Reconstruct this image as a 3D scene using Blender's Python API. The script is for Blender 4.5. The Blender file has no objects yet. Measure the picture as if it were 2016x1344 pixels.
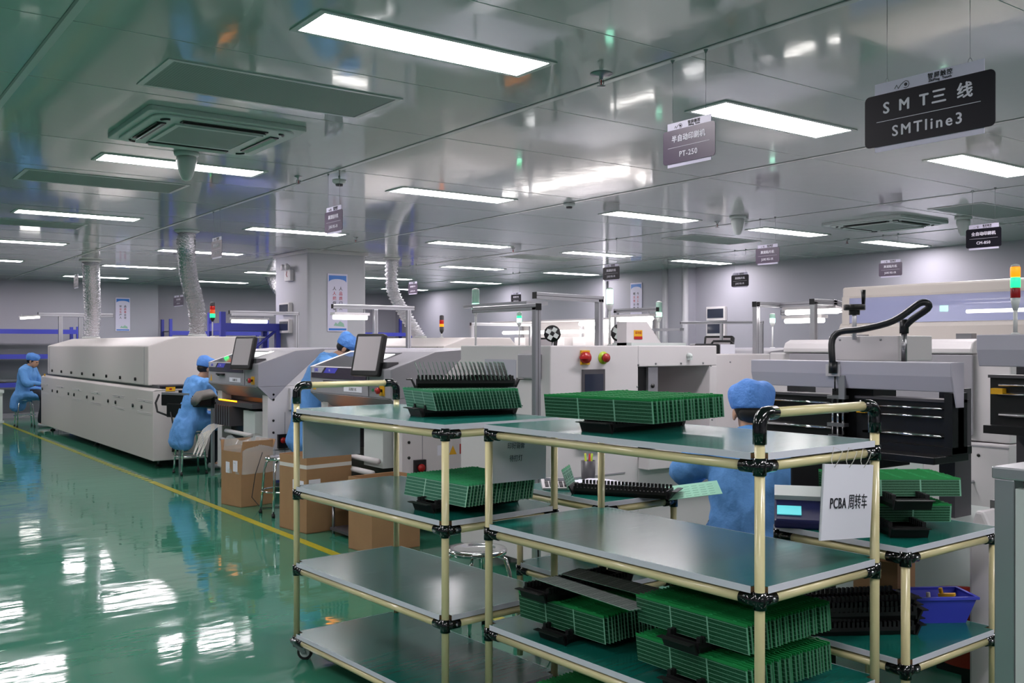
import bpy, bmesh, math, random
from mathutils import Vector, Matrix, noise
random.seed(7)
R = math.radians
SC = bpy.context.scene
COL = SC.collection

# ---------------------------------------------------------------- camera, world, exposure
EYE = 1.47      # camera height
CEIL = 2.82     # ceiling height
YAW = 36.3
cam_data = bpy.data.cameras.new('camera')
cam_data.sensor_width = 36.0
cam_data.lens = 36.0 * 1890 / 2016
cam_data.shift_y = 8 / 2016
cam_data.clip_start = 0.05
cam = bpy.data.objects.new('camera', cam_data)
COL.objects.link(cam)
cam.location = (0, 0, EYE)
cam.rotation_euler = (R(90), 0, -R(YAW))
SC.camera = cam
world = bpy.data.worlds.new('world')
SC.world = world
world.use_nodes = True
world.node_tree.nodes['Background'].inputs[0].default_value = (0.5, 0.55, 0.6, 1)
world.node_tree.nodes['Background'].inputs[1].default_value = 0.05
SC.view_settings.view_transform = 'Standard'
SC.view_settings.look = 'None'
SC.view_settings.gamma = 1.0
SC.view_settings.use_curve_mapping = False
SC.view_settings.exposure = 2.13
LAMP_POWER = 8.0
SC.cycles.max_bounces = 8
SC.cycles.sample_clamp_indirect = 6.0

# ---------------------------------------------------------------- materials
def lin(c):
    return c / 12.92 if c <= 0.04045 else ((c + 0.055) / 1.055) ** 2.4
def rgb(h):
    h = h.lstrip('#')
    return tuple(lin(int(h[i:i + 2], 16) / 255) for i in (0, 2, 4)) + (1,)
def mat(name, col, rough=0.5, metal=0.0, coat=0.0, emit=None, power=0.0, alpha=1.0, bump=0.0, bscale=30.0,
        var=0.0, trans=0.0, spec=0.5, coat_rough=0.05):
    m = bpy.data.materials.new(name)
    m.use_nodes = True
    nt = m.node_tree
    b = nt.nodes['Principled BSDF']
    c = rgb(col) if isinstance(col, str) else col
    b.inputs['Base Color'].default_value = c
    b.inputs['Roughness'].default_value = rough
    b.inputs['Metallic'].default_value = metal
    b.inputs['Coat Weight'].default_value = coat
    b.inputs['Coat Roughness'].default_value = coat_rough
    b.inputs['Alpha'].default_value = alpha
    b.inputs['Transmission Weight'].default_value = trans
    b.inputs['Specular IOR Level'].default_value = spec
    if emit:
        b.inputs['Emission Color'].default_value = rgb(emit)
        b.inputs['Emission Strength'].default_value = power
    if bump or var:
        tc = nt.nodes.new('ShaderNodeTexCoord')
        n = nt.nodes.new('ShaderNodeTexNoise')
        n.inputs['Scale'].default_value = bscale
        n.inputs['Detail'].default_value = 4
        nt.links.new(tc.outputs['Object'], n.inputs['Vector'])
        if bump:
            bp = nt.nodes.new('ShaderNodeBump')
            bp.inputs['Strength'].default_value = bump
            bp.inputs['Distance'].default_value = 0.02
            nt.links.new(n.outputs['Fac'], bp.inputs['Height'])
            nt.links.new(bp.outputs['Normal'], b.inputs['Normal'])
        if var:
            hs = nt.nodes.new('ShaderNodeHueSaturation')
            hs.inputs['Color'].default_value = c
            mr = nt.nodes.new('ShaderNodeMapRange')
            mr.inputs['To Min'].default_value = 1 - var
            mr.inputs['To Max'].default_value = 1 + var
            nt.links.new(n.outputs['Fac'], mr.inputs['Value'])
            nt.links.new(mr.outputs[0], hs.inputs['Value'])
            nt.links.new(hs.outputs[0], b.inputs['Base Color'])
    return m

M = {}
def mk(k, *a, **kw):
    M[k] = mat(k, *a, **kw)
mk('white_paint', '#cfcbcc', 0.38)
mk('warm_paint', '#c3bdba', 0.4)
mk('grey_paint', '#a09ea3', 0.4)
mk('lilac_paint', '#b6b4c0', 0.4)
mk('beige_paint', '#bdb7b0', 0.42)
mk('cover_grey', '#96949a', 0.42)
mk('dark_grey', '#4a484c', 0.4)
mk('plum', '#463f4c', 0.2, coat=0.5)
mk('black_plastic', '#0c0c0e', 0.35)
mk('tray_plastic', '#0b0b0d', 0.55)
mk('joint_black', '#060608', 0.15, coat=0.6)
mk('rubber', '#1a1a1b', 0.6)
mk('cream_tube', '#d9cf9e', 0.28, coat=0.3)
mk('alu', '#b9b9be', 0.32, metal=0.85)
mk('chrome', '#d8d8d8', 0.08, metal=1.0)
mk('steel', '#9d9da0', 0.3, metal=0.9)
mk('edge_strip', '#dadce6', 0.4)
mk('wood_core', '#6d5238', 0.7)
mk('cardboard', '#a07c58', 0.8, var=0.12, bscale=9)
mk('cardboard_in', '#8a6742', 0.85, var=0.1, bscale=9)
mk('tape', '#d3cfc8', 0.35)
mk('paper', '#e2e2ec', 0.6)
mk('sign_white', '#cfcbe0', 0.35)
mk('sign_dark', '#0e0c18', 0.4, spec=0.3)
mk('sign_plum', '#4c3f54', 0.35)
mk('ink', '#26262e', 0.5)
mk('faded_ink', '#6a6c78', 0.6)
mk('drape_grey', '#6a6662', 0.6)
mk('ink_red', '#b84a58', 0.5)
mk('sign_text', '#d9d6e2', 0.4)
mk('poster_blue', '#2f74c9', 0.4)
mk('poster_green', '#8fb8a4', 0.5)
mk('yellow', '#d9a416', 0.4)
mk('lime', '#a4bd1c', 0.4)
mk('line_paint', '#a8a024', 0.3)
mk('red', '#a81d1d', 0.3)
mk('green_btn', '#2f9a63', 0.3)
mk('blue_rack', '#3c42a6', 0.4)
mk('blue_logo', '#5554c8', 0.35)
mk('screen_off', '#2a3040', 0.12, coat=0.5)
mk('screen_film', '#bdb5b8', 0.15, coat=0.6)
mk('skin', '#b48a70', 0.55)
mk('hair', '#17120f', 0.6)
mk('coat_blue', '#5e97d6', 0.75, bump=0.6, bscale=14, var=0.05)
mk('cap_blue', '#5b92e0', 0.7, bump=0.5, bscale=40)
mk('trouser', '#20242e', 0.8)
mk('shoe', '#c8c8cc', 0.6)
mk('eye', '#1a1614', 0.2)
mk('red_plastic', '#8c2318', 0.3)
mk('basket_plastic', '#4048c4', 0.35)
mk('foil', '#c8c8cd', 0.25, metal=0.95, bump=1.0, bscale=45)
mk('hose', '#17181b', 0.35)
mk('filter_mesh', '#5f6b66', 0.55)
mk('ac_white', '#c3cbc8', 0.4)
mk('seam', '#8b918f', 0.5)
mk('strip', '#c6c9c7', 0.3)
mk('clear_cover', '#cfd8d8', 0.08, alpha=0.32, coat=0.5)
mk('smoke_cover', '#55525a', 0.06, alpha=0.55, coat=0.6)
mk('hood_glass', '#b8bfe6', 0.08, alpha=0.45, coat=0.4)
mk('clear_green', '#a6c8ba', 0.15, alpha=0.7)
mk('lamp_red', '#8a1414', 0.2, emit='#c02010', power=0.1)
mk('lamp_red_off', '#961616', 0.25)
mk('lamp_amber', '#e07a10', 0.3, emit='#ff7a08', power=0.45)
mk('lamp_orange', '#b03c12', 0.3, emit='#e04a10', power=0.16)
mk('lamp_green', '#20c070', 0.3, emit='#20ff80', power=0.5)
mk('lamp_mint', '#b8ffe4', 0.3, emit='#a0ffd8', power=0.7)
mk('led_amber', '#ff9a20', 0.3, emit='#ff8c10', power=1.5)
mk('tube_light', '#ffffff', 0.4, emit='#fffaf6', power=2.6)
mk('panel_light', '#ffffff', 0.5, emit='#fff7fc', power=LAMP_POWER)
mk('bench_light', '#ffffff', 0.5, emit='#ffffff', power=0.45)
mk('scale_screen', '#60c8d0', 0.3, emit='#58c6cc', power=0.16)
mk('scale_blue', '#171a4c', 0.35)
mk('wall_paint', '#9f9ea8', 0.5, var=0.03, bscale=0.6)
mk('column_paint', '#b2b2b8', 0.5)

def stripes_mat(name, base, line, rough, rows, cols=0, coord='UV', lw=0.12, noisy=0.0, metal=0.0, rail=None):
    """solid colour crossed by thin lines in a mesh's own UV map"""
    m = bpy.data.materials.new(name)
    m.use_nodes = True
    nt = m.node_tree
    b = nt.nodes['Principled BSDF']
    b.inputs['Roughness'].default_value = rough
    b.inputs['Metallic'].default_value = metal
    tc = nt.nodes.new('ShaderNodeTexCoord')
    sp = nt.nodes.new('ShaderNodeSeparateXYZ')
    nt.links.new(tc.outputs[coord], sp.inputs[0])
    def line_fac(sock, n, w):
        a = nt.nodes.new('ShaderNodeMath'); a.operation = 'MULTIPLY'; a.inputs[1].default_value = n
        nt.links.new(sock, a.inputs[0])
        f = nt.nodes.new('ShaderNodeMath'); f.operation = 'FRACT'
        nt.links.new(a.outputs[0], f.inputs[0])
        l = nt.nodes.new('ShaderNodeMath'); l.operation = 'LESS_THAN'; l.inputs[1].default_value = w
        nt.links.new(f.outputs[0], l.inputs[0])
        return l.outputs[0]
    fac = line_fac(sp.outputs['Y'], rows, lw)
    if cols:
        g = line_fac(sp.outputs['X'], cols, lw * 0.35)
        mx = nt.nodes.new('ShaderNodeMath'); mx.operation = 'MAXIMUM'
        nt.links.new(fac, mx.inputs[0]); nt.links.new(g, mx.inputs[1])
        fac = mx.outputs[0]
    mix = nt.nodes.new('ShaderNodeMix'); mix.data_type = 'RGBA'
    mix.inputs[6].default_value = rgb(base); mix.inputs[7].default_value = rgb(line)
    nt.links.new(fac, mix.inputs[0])
    out = mix.outputs[2]
    if noisy:
        v = nt.nodes.new('ShaderNodeTexVoronoi'); v.inputs['Scale'].default_value = 60
        mp = nt.nodes.new('ShaderNodeMapping'); mp.inputs['Scale'].default_value = (2.2, 1, 1)
        nt.links.new(tc.outputs[coord], mp.inputs[0]); nt.links.new(mp.outputs[0], v.inputs['Vector'])
        l = nt.nodes.new('ShaderNodeMath'); l.operation = 'LESS_THAN'; l.inputs[1].default_value = 0.28
        nt.links.new(v.outputs['Distance'], l.inputs[0])
        mu = nt.nodes.new('ShaderNodeMath'); mu.operation = 'MULTIPLY'; mu.inputs[1].default_value = noisy
        nt.links.new(l.outputs[0], mu.inputs[0])
        m2 = nt.nodes.new('ShaderNodeMix'); m2.data_type = 'RGBA'
        m2.inputs[7].default_value = rgb(line)
        nt.links.new(out, m2.inputs[6]); nt.links.new(mu.outputs[0], m2.inputs[0])
        out = m2.outputs[2]
    if rail:  # rail: bright strip along each board's top edge, ceiling light painted into the colour
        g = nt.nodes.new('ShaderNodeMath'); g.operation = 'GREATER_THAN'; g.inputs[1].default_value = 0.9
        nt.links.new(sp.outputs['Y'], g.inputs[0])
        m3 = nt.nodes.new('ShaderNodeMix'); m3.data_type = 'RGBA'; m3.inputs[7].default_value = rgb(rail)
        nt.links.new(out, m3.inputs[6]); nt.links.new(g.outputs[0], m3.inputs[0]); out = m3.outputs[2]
    nt.links.new(out, b.inputs['Base Color'])
    M[name] = m
stripes_mat('pcb_green', '#1f7a4c', '#9accb0', 0.42, 6, 3, lw=0.10, noisy=0.35)
stripes_mat('pcb_pale', '#38785e', '#a8d6be', 0.4, 7, 3, lw=0.13, noisy=0.35, rail='#3aa46c')  # rail colour stands for lamp light on the upper edges
stripes_mat('pcb_dark', '#0f4a2c', '#7db398', 0.45, 7, 3, lw=0.11, noisy=0.28, rail='#1b8c46')  # top strip painted brighter, as lit by the lamps above
stripes_mat('pcb_grey', '#7c8884', '#c2cac6', 0.35, 6, 9, lw=0.2, noisy=0.4)
mk('pcb_edge', '#2aa05a', 0.5)
mk('pcb_edge_pale', '#6a947f', 0.5)
mk('pcb_mint', '#8cc4a8', 0.5)

def brushed(name, c1, c2, rough, scale=(1, 14, 1), coat=0.0, bump=0.04):
    m = mat(name, c1, rough, coat=coat)
    nt = m.node_tree; b = nt.nodes['Principled BSDF']
    tc = nt.nodes.new('ShaderNodeTexCoord'); mp = nt.nodes.new('ShaderNodeMapping')
    mp.inputs['Scale'].default_value = scale
    n = nt.nodes.new('ShaderNodeTexNoise'); n.inputs['Scale'].default_value = 5; n.inputs['Detail'].default_value = 6
    nt.links.new(tc.outputs['Object'], mp.inputs[0]); nt.links.new(mp.outputs[0], n.inputs['Vector'])
    mix = nt.nodes.new('ShaderNodeMix'); mix.data_type = 'RGBA'
    mix.inputs[6].default_value = rgb(c1); mix.inputs[7].default_value = rgb(c2)
    nt.links.new(n.outputs['Fac'], mix.inputs[0]); nt.links.new(mix.outputs[2], b.inputs['Base Color'])
    bp = nt.nodes.new('ShaderNodeBump'); bp.inputs['Strength'].default_value = bump; bp.inputs['Distance'].default_value = 0.01
    nt.links.new(n.outputs['Fac'], bp.inputs['Height']); nt.links.new(bp.outputs['Normal'], b.inputs['Normal'])
    mr = nt.nodes.new('ShaderNodeMapRange'); mr.inputs['To Min'].default_value = rough * 0.75; mr.inputs['To Max'].default_value = rough * 1.3
    nt.links.new(n.outputs['Fac'], mr.inputs['Value']); nt.links.new(mr.outputs[0], b.inputs['Roughness'])
    M[name] = m
brushed('shelf_green', '#0d5a50', '#176c60', 0.2, bump=0.01)

def floor_mat():
    m = mat('epoxy_floor', '#1c5a40', 0.1)
    nt = m.node_tree; b = nt.nodes['Principled BSDF']
    tc = nt.nodes.new('ShaderNodeTexCoord')
    n1 = nt.nodes.new('ShaderNodeTexNoise'); n1.inputs['Scale'].default_value = 0.8; n1.inputs['Detail'].default_value = 5
    nt.links.new(tc.outputs['Object'], n1.inputs['Vector'])
    mix = nt.nodes.new('ShaderNodeMix'); mix.data_type = 'RGBA'
    mix.inputs[6].default_value = rgb('#276951'); mix.inputs[7].default_value = rgb('#3d8169')
    nt.links.new(n1.outputs['Fac'], mix.inputs[0]); nt.links.new(mix.outputs[2], b.inputs['Base Color'])
    # shallow trowel waves in the resin
    mp = nt.nodes.new('ShaderNodeMapping'); mp.inputs['Rotation'].default_value = (0, 0, R(-36)); mp.inputs['Scale'].default_value = (1, 2.2, 1)
    nt.links.new(tc.outputs['Object'], mp.inputs[0])
    n2 = nt.nodes.new('ShaderNodeTexNoise'); n2.inputs['Scale'].default_value = 2.6; n2.inputs['Detail'].default_value = 3; n2.inputs['Roughness'].default_value = 0.45
    nt.links.new(mp.outputs[0], n2.inputs['Vector'])
    bp = nt.nodes.new('ShaderNodeBump'); bp.inputs['Strength'].default_value = 0.04; bp.inputs['Distance'].default_value = 0.05
    nt.links.new(n2.outputs['Fac'], bp.inputs['Height'])
    nt.links.new(bp.outputs['Normal'], b.inputs['Normal'])
    n3 = nt.nodes.new('ShaderNodeTexNoise'); n3.inputs['Scale'].default_value = 2.0; n3.inputs['Detail'].default_value = 6
    nt.links.new(mp.outputs[0], n3.inputs['Vector'])
    mr = nt.nodes.new('ShaderNodeMapRange'); mr.inputs['From Min'].default_value = 0.35; mr.inputs['From Max'].default_value = 0.7
    mr.inputs['To Min'].default_value = 0.03; mr.inputs['To Max'].default_value = 0.1
    nt.links.new(n3.outputs['Fac'], mr.inputs['Value']); nt.links.new(mr.outputs[0], b.inputs['Roughness'])
    b.inputs['Specular IOR Level'].default_value = 0.6
    M['epoxy_floor'] = m
floor_mat()
def ceil_mat():
    m = mat('ceiling_panel', '#bdc2c0', 0.2)
    nt = m.node_tree; b = nt.nodes['Principled BSDF']
    tc = nt.nodes.new('ShaderNodeTexCoord')
    mp = nt.nodes.new('ShaderNodeMapping'); mp.inputs['Scale'].default_value = (1, 1, 1)
    nt.links.new(tc.outputs['Object'], mp.inputs[0])
    n2 = nt.nodes.new('ShaderNodeTexNoise'); n2.inputs['Scale'].default_value = 3.0; n2.inputs['Detail'].default_value = 3
    nt.links.new(mp.outputs[0], n2.inputs['Vector'])
    bp = nt.nodes.new('ShaderNodeBump'); bp.inputs['Strength'].default_value = 0.06; bp.inputs['Distance'].default_value = 0.02
    nt.links.new(n2.outputs['Fac'], bp.inputs['Height']); nt.links.new(bp.outputs['Normal'], b.inputs['Normal'])
    b.inputs['Roughness'].default_value = 0.07
    b.inputs['Specular IOR Level'].default_value = 0.6
    M['ceiling_panel'] = m
ceil_mat()

# ---------------------------------------------------------------- mesh builder
class MB:
    def __init__(s):
        s.v = []; s.f = []; s.m = []; s.mats = []; s.smooth = []; s.uv = {}
    def mi(s, k):
        if k not in s.mats: s.mats.append(k)
        return s.mats.index(k)
    def add(s, vs, fs, k, smooth=False, T=None, uvs=None):
        o = len(s.v)
        for p in vs:
            p = Vector(p)
            s.v.append(T @ p if T is not None else p)
        i = s.mi(k)
        for j, f in enumerate(fs):
            if uvs and uvs[j]: s.uv[len(s.f)] = uvs[j]
            s.f.append([o + a for a in f]); s.m.append(i); s.smooth.append(smooth)
        return s
    def box(s, x0, x1, y0, y1, z0, z1, k, T=None):
        vs = [(x, y, z) for z in (z0, z1) for y in (y0, y1) for x in (x0, x1)]
        fs = [(0, 2, 3, 1), (4, 5, 7, 6), (0, 1, 5, 4), (2, 6, 7, 3), (0, 4, 6, 2), (1, 3, 7, 5)]
        return s.add(vs, fs, k, False, T)
    def prism(s, poly, a, b, k, axis='x', T=None, smooth=False):
        """poly: list of 2D points; extruded along axis from a to b. axis x: (y,z); y: (x,z); z: (x,y)"""
        def P(p, t):
            return {'x': (t, p[0], p[1]), 'y': (p[0], t, p[1]), 'z': (p[0], p[1], t)}[axis]
        n = len(poly)
        vs = [P(p, a) for p in poly] + [P(p, b) for p in poly]
        fs = [tuple(range(n))[::-1], tuple(range(n, 2 * n))] + [(i, (i + 1) % n, n + (i + 1) % n, n + i) for i in range(n)]
        return s.add(vs, fs, k, smooth, T)
    def rings(s, rings, k, smooth=True, caps=True, T=None):
        n = len(rings[0]); vs = [p for r in rings for p in r]; fs = []
        for i in range(len(rings) - 1):
            for j in range(n):
                fs.append((i * n + j, i * n + (j + 1) % n, (i + 1) * n + (j + 1) % n, (i + 1) * n + j))
        if caps:
            fs.append(tuple(range(n))[::-1]); fs.append(tuple(range((len(rings) - 1) * n, len(rings) * n)))
        return s.add(vs, fs, k, smooth, T)
    def tube(s, pts, r, k, seg=10, T=None, caps=True, rs=None):
        pts = [Vector(p) for p in pts]; rr = []
        up = None
        for i, p in enumerate(pts):
            a = pts[max(i - 1, 0)]; b = pts[min(i + 1, len(pts) - 1)]
            d = (b - a).normalized()
            if up is None:
                up = Vector((0, 0, 1)) if abs(d.z) < 0.9 else Vector((1, 0, 0))
            x = d.cross(up).normalized(); y = x.cross(d).normalized(); up = y
            q = rs[i] if rs else r
            rr.append([p + x * math.cos(t) * q + y * math.sin(t) * q for t in [2 * math.pi * j / seg for j in range(seg)]])
        return s.rings(rr, k, True, caps, T)
    def cyl(s, c, r, h, k, seg=16, axis='z', T=None, r2=None):
        c = Vector(c); d = {'x': Vector((1, 0, 0)), 'y': Vector((0, 1, 0)), 'z': Vector((0, 0, 1))}[axis]
        return s.tube([c, c + d * h], r, k, seg, T, True, [r, r if r2 is None else r2])
    def lathe(s, prof, k, seg=20, T=None, smooth=True, caps=True, sx=1, sy=1):
        rr = [[(r * math.cos(2 * math.pi * j / seg) * sx, r * math.sin(2 * math.pi * j / seg) * sy, z) for j in range(seg)] for r, z in prof]
        return s.rings(rr, k, smooth, caps, T)
    def ball(s, c, r, k, seg=14, n=9, T=None):
        r = r if isinstance(r, (tuple, list)) else (r, r, r)
        rr = []
        for i in range(n + 1):
            a = -math.pi / 2 + math.pi * i / n
            cc = max(math.cos(a), 0.02)
            rr.append([(c[0] + r[0] * cc * math.cos(2 * math.pi * j / seg), c[1] + r[1] * cc * math.sin(2 * math.pi * j / seg), c[2] + r[2] * math.sin(a)) for j in range(seg)])
        return s.rings(rr, k, True, True, T)
    def panel(s, x0, x1, y0, y1, z0, z1, k, edge=None):
        """thin board in the YZ plane with uv over both big faces"""
        e = edge or k
        vs = [(x, y, z) for z in (z0, z1) for y in (y0, y1) for x in (x0, x1)]
        s.add(vs, [(0, 2, 3, 1), (4, 5, 7, 6), (0, 1, 5, 4), (2, 6, 7, 3)], e)
        q = [(0, 0), (0, 1), (1, 1), (1, 0)]
        s.add(vs, [(0, 4, 6, 2), (1, 5, 7, 3)], k, uvs=[q, q])
        return s
    def build(s, name, parent=None, bevel=0.0, loc=None, rot=None, weld=False):
        me = bpy.data.meshes.new(name)
        me.from_pydata([tuple(p) for p in s.v], [], s.f)
        for k in s.mats: me.materials.append(M[k])
        me.polygons.foreach_set('material_index', s.m)
        me.polygons.foreach_set('use_smooth', s.smooth)
        if s.uv:
            u = me.uv_layers.new(name='uv')
            for fi, q in s.uv.items():
                for li, c in zip(me.polygons[fi].loop_indices, q): u.data[li].uv = c
        bm = bmesh.new(); bm.from_mesh(me); bmesh.ops.recalc_face_normals(bm, faces=bm.faces); bm.to_mesh(me); bm.free()
        me.update()
        o = bpy.data.objects.new(name, me)
        COL.objects.link(o)
        if parent: o.parent = parent
        if loc: o.location = loc
        if rot: o.rotation_euler = rot
        if bevel:
            b = o.modifiers.new('bevel', 'BEVEL'); b.width = bevel; b.segments = 2; b.limit_method = 'ANGLE'; b.angle_limit = R(40)
            b.harden_normals = False
        return o

def tag(o, label=None, cat=None, group=None, kind=None):
    if label: o['label'] = label
    if cat: o['category'] = cat
    if group: o['group'] = group
    if kind: o['kind'] = kind
    return o
def thing(name, label, cat, loc=(0, 0, 0), rz=0.0, group=None):
    o = bpy.data.objects.new(name, None); COL.objects.link(o)
    o.empty_display_size = 0.1
    o.location = loc; o.rotation_euler = (0, 0, rz)
    return tag(o, label, cat, group)
KIDS = {}
def kids(o):
    return [c for c in o.children]
def copy_tree(o, parent=None):
    c = o.copy(); COL.objects.link(c); c.parent = parent
    for ch in kids(o): copy_tree(ch, c)
    return c
def struct(name, mb, bevel=0.0, parent=None):
    o = mb.build(name, parent, bevel)
    if parent is None: o['kind'] = 'structure'
    return o
def part_label(o, t):
    o['label'] = t; return o

DG = None
def evaluated_mesh(o, name):
    dg = bpy.context.evaluated_depsgraph_get()
    dg.update()
    return bpy.data.meshes.new_from_object(o.evaluated_get(dg), preserve_all_data_layers=True, depsgraph=dg)

def lettering(name, text, size, T, k, parent, depth=0.0008, bold=0.0, space=1.0, align='CENTER', sx=1.0):
    """flat raised lettering, text x to the right, y up, in the plane of T (a matrix in the parent's space)"""
    cu = bpy.data.curves.new(name, 'FONT')
    cu.body = text; cu.size = size; cu.extrude = depth; cu.space_character = space
    cu.align_x = align; cu.align_y = 'CENTER'
    cu.resolution_u = 3
    tmp = bpy.data.objects.new('tmp_text', cu); COL.objects.link(tmp)
    me = evaluated_mesh(tmp, name)
    bpy.data.objects.remove(tmp)
    me.name = name
    if bold:
        bm = bmesh.new()
        for q, (dx, dy) in enumerate(((0, 0), (bold, 0), (-bold, 0), (0, bold * .7), (0, -bold * .7))):
            o_ = Vector((dx, dy, q * .0002)); me.transform(Matrix.Translation(o_)); bm.from_mesh(me); me.transform(Matrix.Translation(-o_))
        bm.to_mesh(me); bm.free()
    me.materials.clear(); me.materials.append(M[k])
    me.transform(T @ Matrix.Diagonal((sx, 1, 1, 1)))
    o = bpy.data.objects.new(name, me); COL.objects.link(o)
    o.parent = parent
    return o
def face_y(x, y, z):
    """text frame on a face that looks along local -y: right = +x, up = +z"""
    return Matrix(((1, 0, 0, x), (0, 0, -1, y), (0, 1, 0, z), (0, 0, 0, 1)))

def at(u, v, z):
    """point of the room at height z seen at photo position (u, v)"""
    d = 1890 * (EYE - z) / (v - 680); l = (u - 1008) / 1890 * d
    s, c = math.sin(R(YAW)), math.cos(R(YAW))
    return (l * c + d * s, -l * s + d * c)

# ---------------------------------------------------------------- room shell
XW, YW = 12.5, 22.2     # far walls
XL, YB = -4.5, -5.0      # walls behind the camera
mb = MB(); mb.add([(XL, YB, 0), (XW + .3, YB, 0), (XW + .3, YW + .3, 0), (XL, YW + .3, 0), (XL, YB, -.1), (XW + .3, YB, -.1), (XW + .3, YW + .3, -.1), (XL, YW + .3, -.1)],
                  [(0, 1, 2, 3), (7, 6, 5, 4), (0, 4, 5, 1), (1, 5, 6, 2), (2, 6, 7, 3), (3, 7, 4, 0)], 'epoxy_floor')
struct('floor', mb)
mb = MB().box(XL, XW + .3, YB, YW + .3, CEIL, CEIL + .12, 'ceiling_panel'); struct('ceiling', mb)
struct('wall_back', MB().box(XL, XW + .3, YW, YW + .3, 0, CEIL, 'wall_paint').box(XL, 6.25, YW - .5, YW, 0, CEIL, 'wall_paint'))
struct('wall_right', MB().box(XW, XW + .3, YB, YW, 0, CEIL, 'wall_paint').box(XW - .22, XW, 11.6, 13.7, 0, CEIL, 'wall_paint'))
struct('wall_left', MB().box(XL - .2, XL, YB, YW + .3, 0, CEIL, 'wall_paint'))
struct('wall_front', MB().box(XL - .2, XW + .3, YB - .2, YB, 0, CEIL, 'wall_paint'))
# round corner posts on the right wall
struct('trim_1', MB().cyl((XW - .24, 11.62, 0), .05, CEIL, 'column_paint').cyl((XW - .24, 12.1, 0), .05, CEIL, 'column_paint').cyl((XW - .24, 13.68, 0), .05, CEIL, 'column_paint'))
# the pillar
pc = MB()
def rounded(x0, x1, y0, y1, r, n=6):
    pts = []
    for cx, cy, a0 in ((x1 - r, y1 - r, 0), (x0 + r, y1 - r, 90), (x0 + r, y0 + r, 180), (x1 - r, y0 + r, 270)):
        for i in range(n + 1):
            a = R(a0 + 90 * i / n); pts.append((cx + r * math.cos(a), cy + r * math.sin(a)))
    return pts
pc.prism(rounded(5.65, 6.56, 12.5, 13.7, .06), 0, CEIL, 'column_paint', 'z')
struct('column', pc)
struct('trim_2', MB().box(5.63, 6.58, 12.48, 13.72, CEIL - .05, CEIL - .002, 'white_paint'))
struct('baseboard_back', MB().box(XL, 6.25, YW - .52, YW - .5, 0, .1, 'column_paint'))
struct('baseboard_right', MB().box(XW - .02, XW, YB, 10.6, 0, .1, 'column_paint'))
# ceiling joints: raised strips along Y at the panel joints, hairline joints across
mb = MB()
for x in (.85, 3.28, 5.8, 8.25, 10.7):
    mb.box(x - .006, x + .006, YB, YW, CEIL - .0035, CEIL - .0005, 'seam')
    mb.box(x + .006, x + .04, YB, YW, CEIL - .003, CEIL - .0005, 'strip')
struct('trim_3', mb)
mb = MB()
for y in (-1.9, -.6, .65, 1.9, 3.12, 4.3, 5.3, 6.75, 7.9, 9.1, 10.2, 11.3, 12.5, 13.4, 14.6, 15.8, 16.6, 17.8, 19.0, 20.4):
    mb.box(XL, XW, y - .0025, y + .0025, CEIL - .0015, CEIL - .0003, 'strip')
struct('trim_4', mb)
# aisle line painted on the floor
mb = MB()
mb.box(2.965, 3.035, 1.0, 10.6, .0005, .0025, 'line_paint')
y = 10.6
while y < 21.5:
    mb.box(2.965, 3.035, y, y + .07, .0005, .0025, 'line_paint'); y += .14
struct('floor_line', mb)
mb = MB()
for i in range(6): mb.box(4.0 + i * .16, 4.08 + i * .16, 1.0, 1.07, .0005, .0025, 'yellow')
mb.box(3.4, 7, 1.25, 1.31, .0005, .0025, 'line_paint')
struct('floor_line_across', mb)

# ---------------------------------------------------------------- ceiling lights
def light_proto():
    t = thing('ceiling_light', 'x', 'ceiling light')
    z = 0
    fr = MB()
    for a in ((-.61, .61, -.155, -.13), (-.61, .61, .13, .155), (-.61, -.58, -.13, .13), (.58, .61, -.13, .13)):
        fr.box(a[0], a[1], a[2], a[3], -.007, -.0005, 'ac_white')
    fr.build('frame', t)
    MB().box(-.58, .58, -.13, .13, -.0055, -.001, 'panel_light').build('diffuser', t)
    return t
ORD = ['first', 'second', 'third', 'fourth', 'fifth', 'sixth', 'seventh']
LX = [2.27, 4.68, 7.15, 9.42, 11.65]
ROWS = [(3.71, [0, 1, 2, 3]), (7.26, [0, 1, 2, 3, 4]), (10.68, [0, 1, 2, 3, 4]), (13.86, [0, 1, 2, 3, 4]), (17.05, [0, 1, 2, 3, 4]), (20.1, [0, 1, 2, 3, 4])]
SIDE = ['over the open aisle', 'over the near machine line', 'over the middle machine line', 'over the far workbenches', 'beside the right-hand wall']
ROWN = ['in the row nearest the camera', 'in the second row back', 'in the third row back', 'in the fourth row back', 'in the fifth row back', 'in the row by the back wall']
lp = light_proto(); first = True
for ri, (y, cols) in enumerate(ROWS):
    for ci in cols:
        o = lp if first else copy_tree(lp); first = False
        o.location = (LX[ci] + (.0 if ri < 3 else -.08), y, CEIL)
        tag(o, 'white recessed light panel %s, %s' % (SIDE[ci], ROWN[ri]), 'ceiling light', 'recessed ceiling light panels')
for (x, y) in ((-.15, 10.7), (-.15, 17.0), (2.27, .2), (4.68, .2), (7.15, .2), (-.15, 3.71), (-.15, .2), (9.42, .2), (-.15, -3.2), (2.27, -3.2), (4.68, -3.2), (-2.6, .2), (-2.6, 3.71), (-.15, 7.26)):  # out-of-view panels continuing the lamp grid, put in for extra foreground light
    o = copy_tree(lp); o.location = (x, y, CEIL)
    tag(o, 'unseen white ceiling light panel added out of view to brighten the foreground', 'ceiling light', 'recessed ceiling light panels')

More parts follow.
